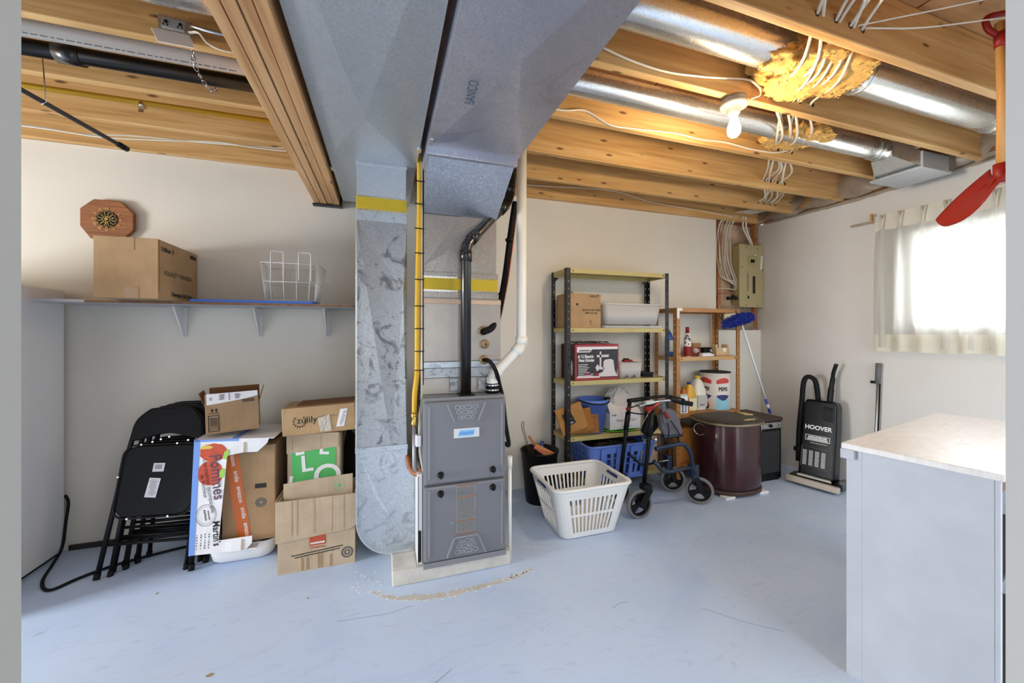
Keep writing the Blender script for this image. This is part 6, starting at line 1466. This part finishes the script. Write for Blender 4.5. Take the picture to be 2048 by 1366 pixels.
# curtain on its rod
cu = thing('curtain', 'sheer off white pleated curtain over the basement window', 'curtain', (3.62, 1.3, 1.14))
MB().tube([(3.635, 2.13, 2.150), (3.635, .45, 2.15)], .0075, 10).obj('rod', mat('rod_wood', (196, 176, 150), .6), cu); MB().cbox(I(3.632, 1.985, 2.175), .03, .012, .07).obj('clothes_peg', mat('peg_wood', (186, 146, 92), .6), cu, bev=.002)
cy0, cy1 = 1.955, .50; pl = [1.90, 1.79, 1.665, 1.545, 1.43, 1.325, 1.22, 1.10, .98, .86, .74, .62]
def cfold(y, z):
    k = min(range(len(pl)), key=lambda i: abs(pl[i]-y)); d = (y-pl[k])/.055
    t = max(0, min(1, (2.17-z)/.35)); wdt = .35+.5*t
    f = math.exp(-(d/wdt)**2)
    return -.045*f*(.55+.45*math.sin(t*1.57))-.014*math.sin(y*38+z*2)*t
b = MB(); nu, nv = 150, 22
b.grid(lambda u, v: (3.622+cfold(cy0+(cy1-cy0)*u, 2.06-(2.06-1.265)*v), cy0+(cy1-cy0)*u+.012*v*math.sin(u*40), 2.06-(2.06-1.265)*v), nu, nv); b.obj('sheer_panel', sheer('sheer_cloth', (226, 225, 218), .22, .72), cu)
b = MB(); b.grid(lambda u, v: (3.621+cfold(cy0+(cy1-cy0)*u, 1.265-.125*v), cy0+(cy1-cy0)*u+.012*math.sin(u*40), 1.265-.125*v-.004*math.sin(u*30)*v), nu, 4); b.obj('hem_band', sheer('hem_cloth', (236, 230, 212), .12, .5), cu)
b = MB(); b.grid(lambda u, v: (3.617+.004*math.sin(u*90), cy0+(cy1-cy0)*u, 2.178-.12*v), nu, 4); b.obj('heading', sheer('heading_cloth', (232, 226, 212), .05, .4), cu)
for k_, y in enumerate(pl):
    b = MB(); b.grid(lambda u, v: (3.592-.010*math.sin(u*3.14)-.006*v, y-.022*(.35+.65*min(1, v*3))+u*.044*(.35+.65*min(1, v*3))+.006*math.sin(v*4+k_), 2.062-.895*v), 6, 12); b.obj('gathered_fold', sheer('fold_cloth', (226, 224, 216), .2, .65), cu)
    b = MB(); b.tube([(3.605, y+.012, 2.176), (3.60, y+.004, 2.12), (3.598, y, 2.065)], [.007, .007, .005], 8); b.tube([(3.605, y-.012, 2.176), (3.60, y-.004, 2.12), (3.598, y, 2.065)], [.007, .007, .005], 8); b.obj('pinch_pleat', sheer('pleat_cloth', (224, 218, 200), .0, .35), cu)

# white cabinet at the near right
cbn2 = thing('cabinet', 'white painted wooden cabinet with a scuffed top at the near right', 'cabinet', (1.718, .635, 0), 11, world=False)
CW, CD, CH = 1.05, .352, .845
MB().box(0, .02, 0, CD, .0, CH).obj('side_panel', M_cab, cbn2, bev=.002); MB().box(CW-.02, CW, 0, CD, 0, CH).obj('side_panel', M_cab, cbn2, bev=.002)
MB().box(.02, CW-.02, CD-.012, CD, 0, CH).obj('back_panel', M_cab, cbn2); MB().box(.02, CW-.02, .01, CD-.012, .06, .08).obj('bottom_panel', mat('inside_shade', (44, 32, 24), .8), cbn2); MB().box(.02, CW-.02, .03, CD-.012, .43, .445).obj('inner_shelf', mat('inside_shade', (44, 32, 24), .8), cbn2); MB().box(.0205, .0225, .0, CD-.012, .08, CH-.001).obj('side_shade', mat('inside_shade', (44, 32, 24), .8), cbn2)  # inner parts coloured dark to give the shade of the open front
MB().box(-.0015, .0, CD-.045, CD, .0, CH).obj('corner_strip', M_cab, cbn2, bev=.0006)
MB().box(.0, .02, -.012, 0, .0, CH).obj('face_frame', M_cab, cbn2, bev=.002); MB().box(CW-.02, CW, -.012, 0, 0, CH).obj('face_frame', M_cab, cbn2, bev=.002); MB().box(.02, CW-.02, -.012, .0, CH-.04, CH).obj('face_frame', mat('worn_brown_rail', (110, 78, 52), .7), cbn2)
tp_m, tnt, tb_ = nm('scuffed_top'); v = coords(tnt); s1_ = noise(tnt, coords(tnt, (3, 16, 1)), 3, 7, .65, 1.0)
tnt.links.new(ramp(tnt, s1_, [(.35, srgb(214, 210, 208)), (.6, srgb(206, 198, 192)), (.78, srgb(180, 172, 170))]), tb_.inputs['Base Color']); tb_.inputs['Roughness'].default_value = .3; tb_.inputs['Specular IOR Level'].default_value = .6
tpo = MB().box(-.02, CW+.03, -.022, CD+.01, CH, CH+.022).obj('top', tp_m, cbn2, bev=.003)
MB().box(-.022, .0, CD-.03, CD+.012, CH-.035, CH).obj('batten_end', M_cab, cbn2, bev=.002)

# snow shovel
sv = thing('snow_shovel', 'red snow shovel with wooden shaft hanging from the joists at the right', 'shovel', (2.36, .86, 1.8), world=False)
sv.location = (2.36, .855, 1.93); sv.rotation_euler = (0, 0, R(-38))
MB().tube([(0, 0, -.03), (.003, 0, .30), (-.004, 0, .60)], .0145, 14).obj('shaft', wood('shaft_ash', (170, 118, 62), (196, 146, 84), (212, 168, 110), 'z', knots=False), sv)
MB().tube([(0, 0, .50), (-.002, 0, .56)], .019, 14).obj('grip_socket', M_red, sv)
P = bend([(-.004, 0, .545), (-.04, 0, .58), (-.05, 0, .635), (.05, 0, .635), (.04, 0, .58), (.004, 0, .545)], .025, 5); MB().tube(P, .011, 10).obj('d_grip', M_red, sv)
MB().tube([(0, 0, -.05), (0, 0, .03)], .022, 14).obj('blade_socket', M_red, sv)
b = MB()
def bf(u, v):
    a = -1+2*u; w_ = .10+.035*v
    return (.0-.13*v-.02*math.sin(v*2.2)+.03*(a*a)*(1-.4*v), a*w_, -.01-.19*v+.055*(abs(a)**2.5))
b.grid(bf, 14, 12); b.obj('blade', M_red, sv, solid=.004)
for a in (-.05, .05): MB().bar((-.03, a*.4, -.04), (-.10, a, -.14), .012, .014).obj('blade_rib', M_red, sv, bev=.003)
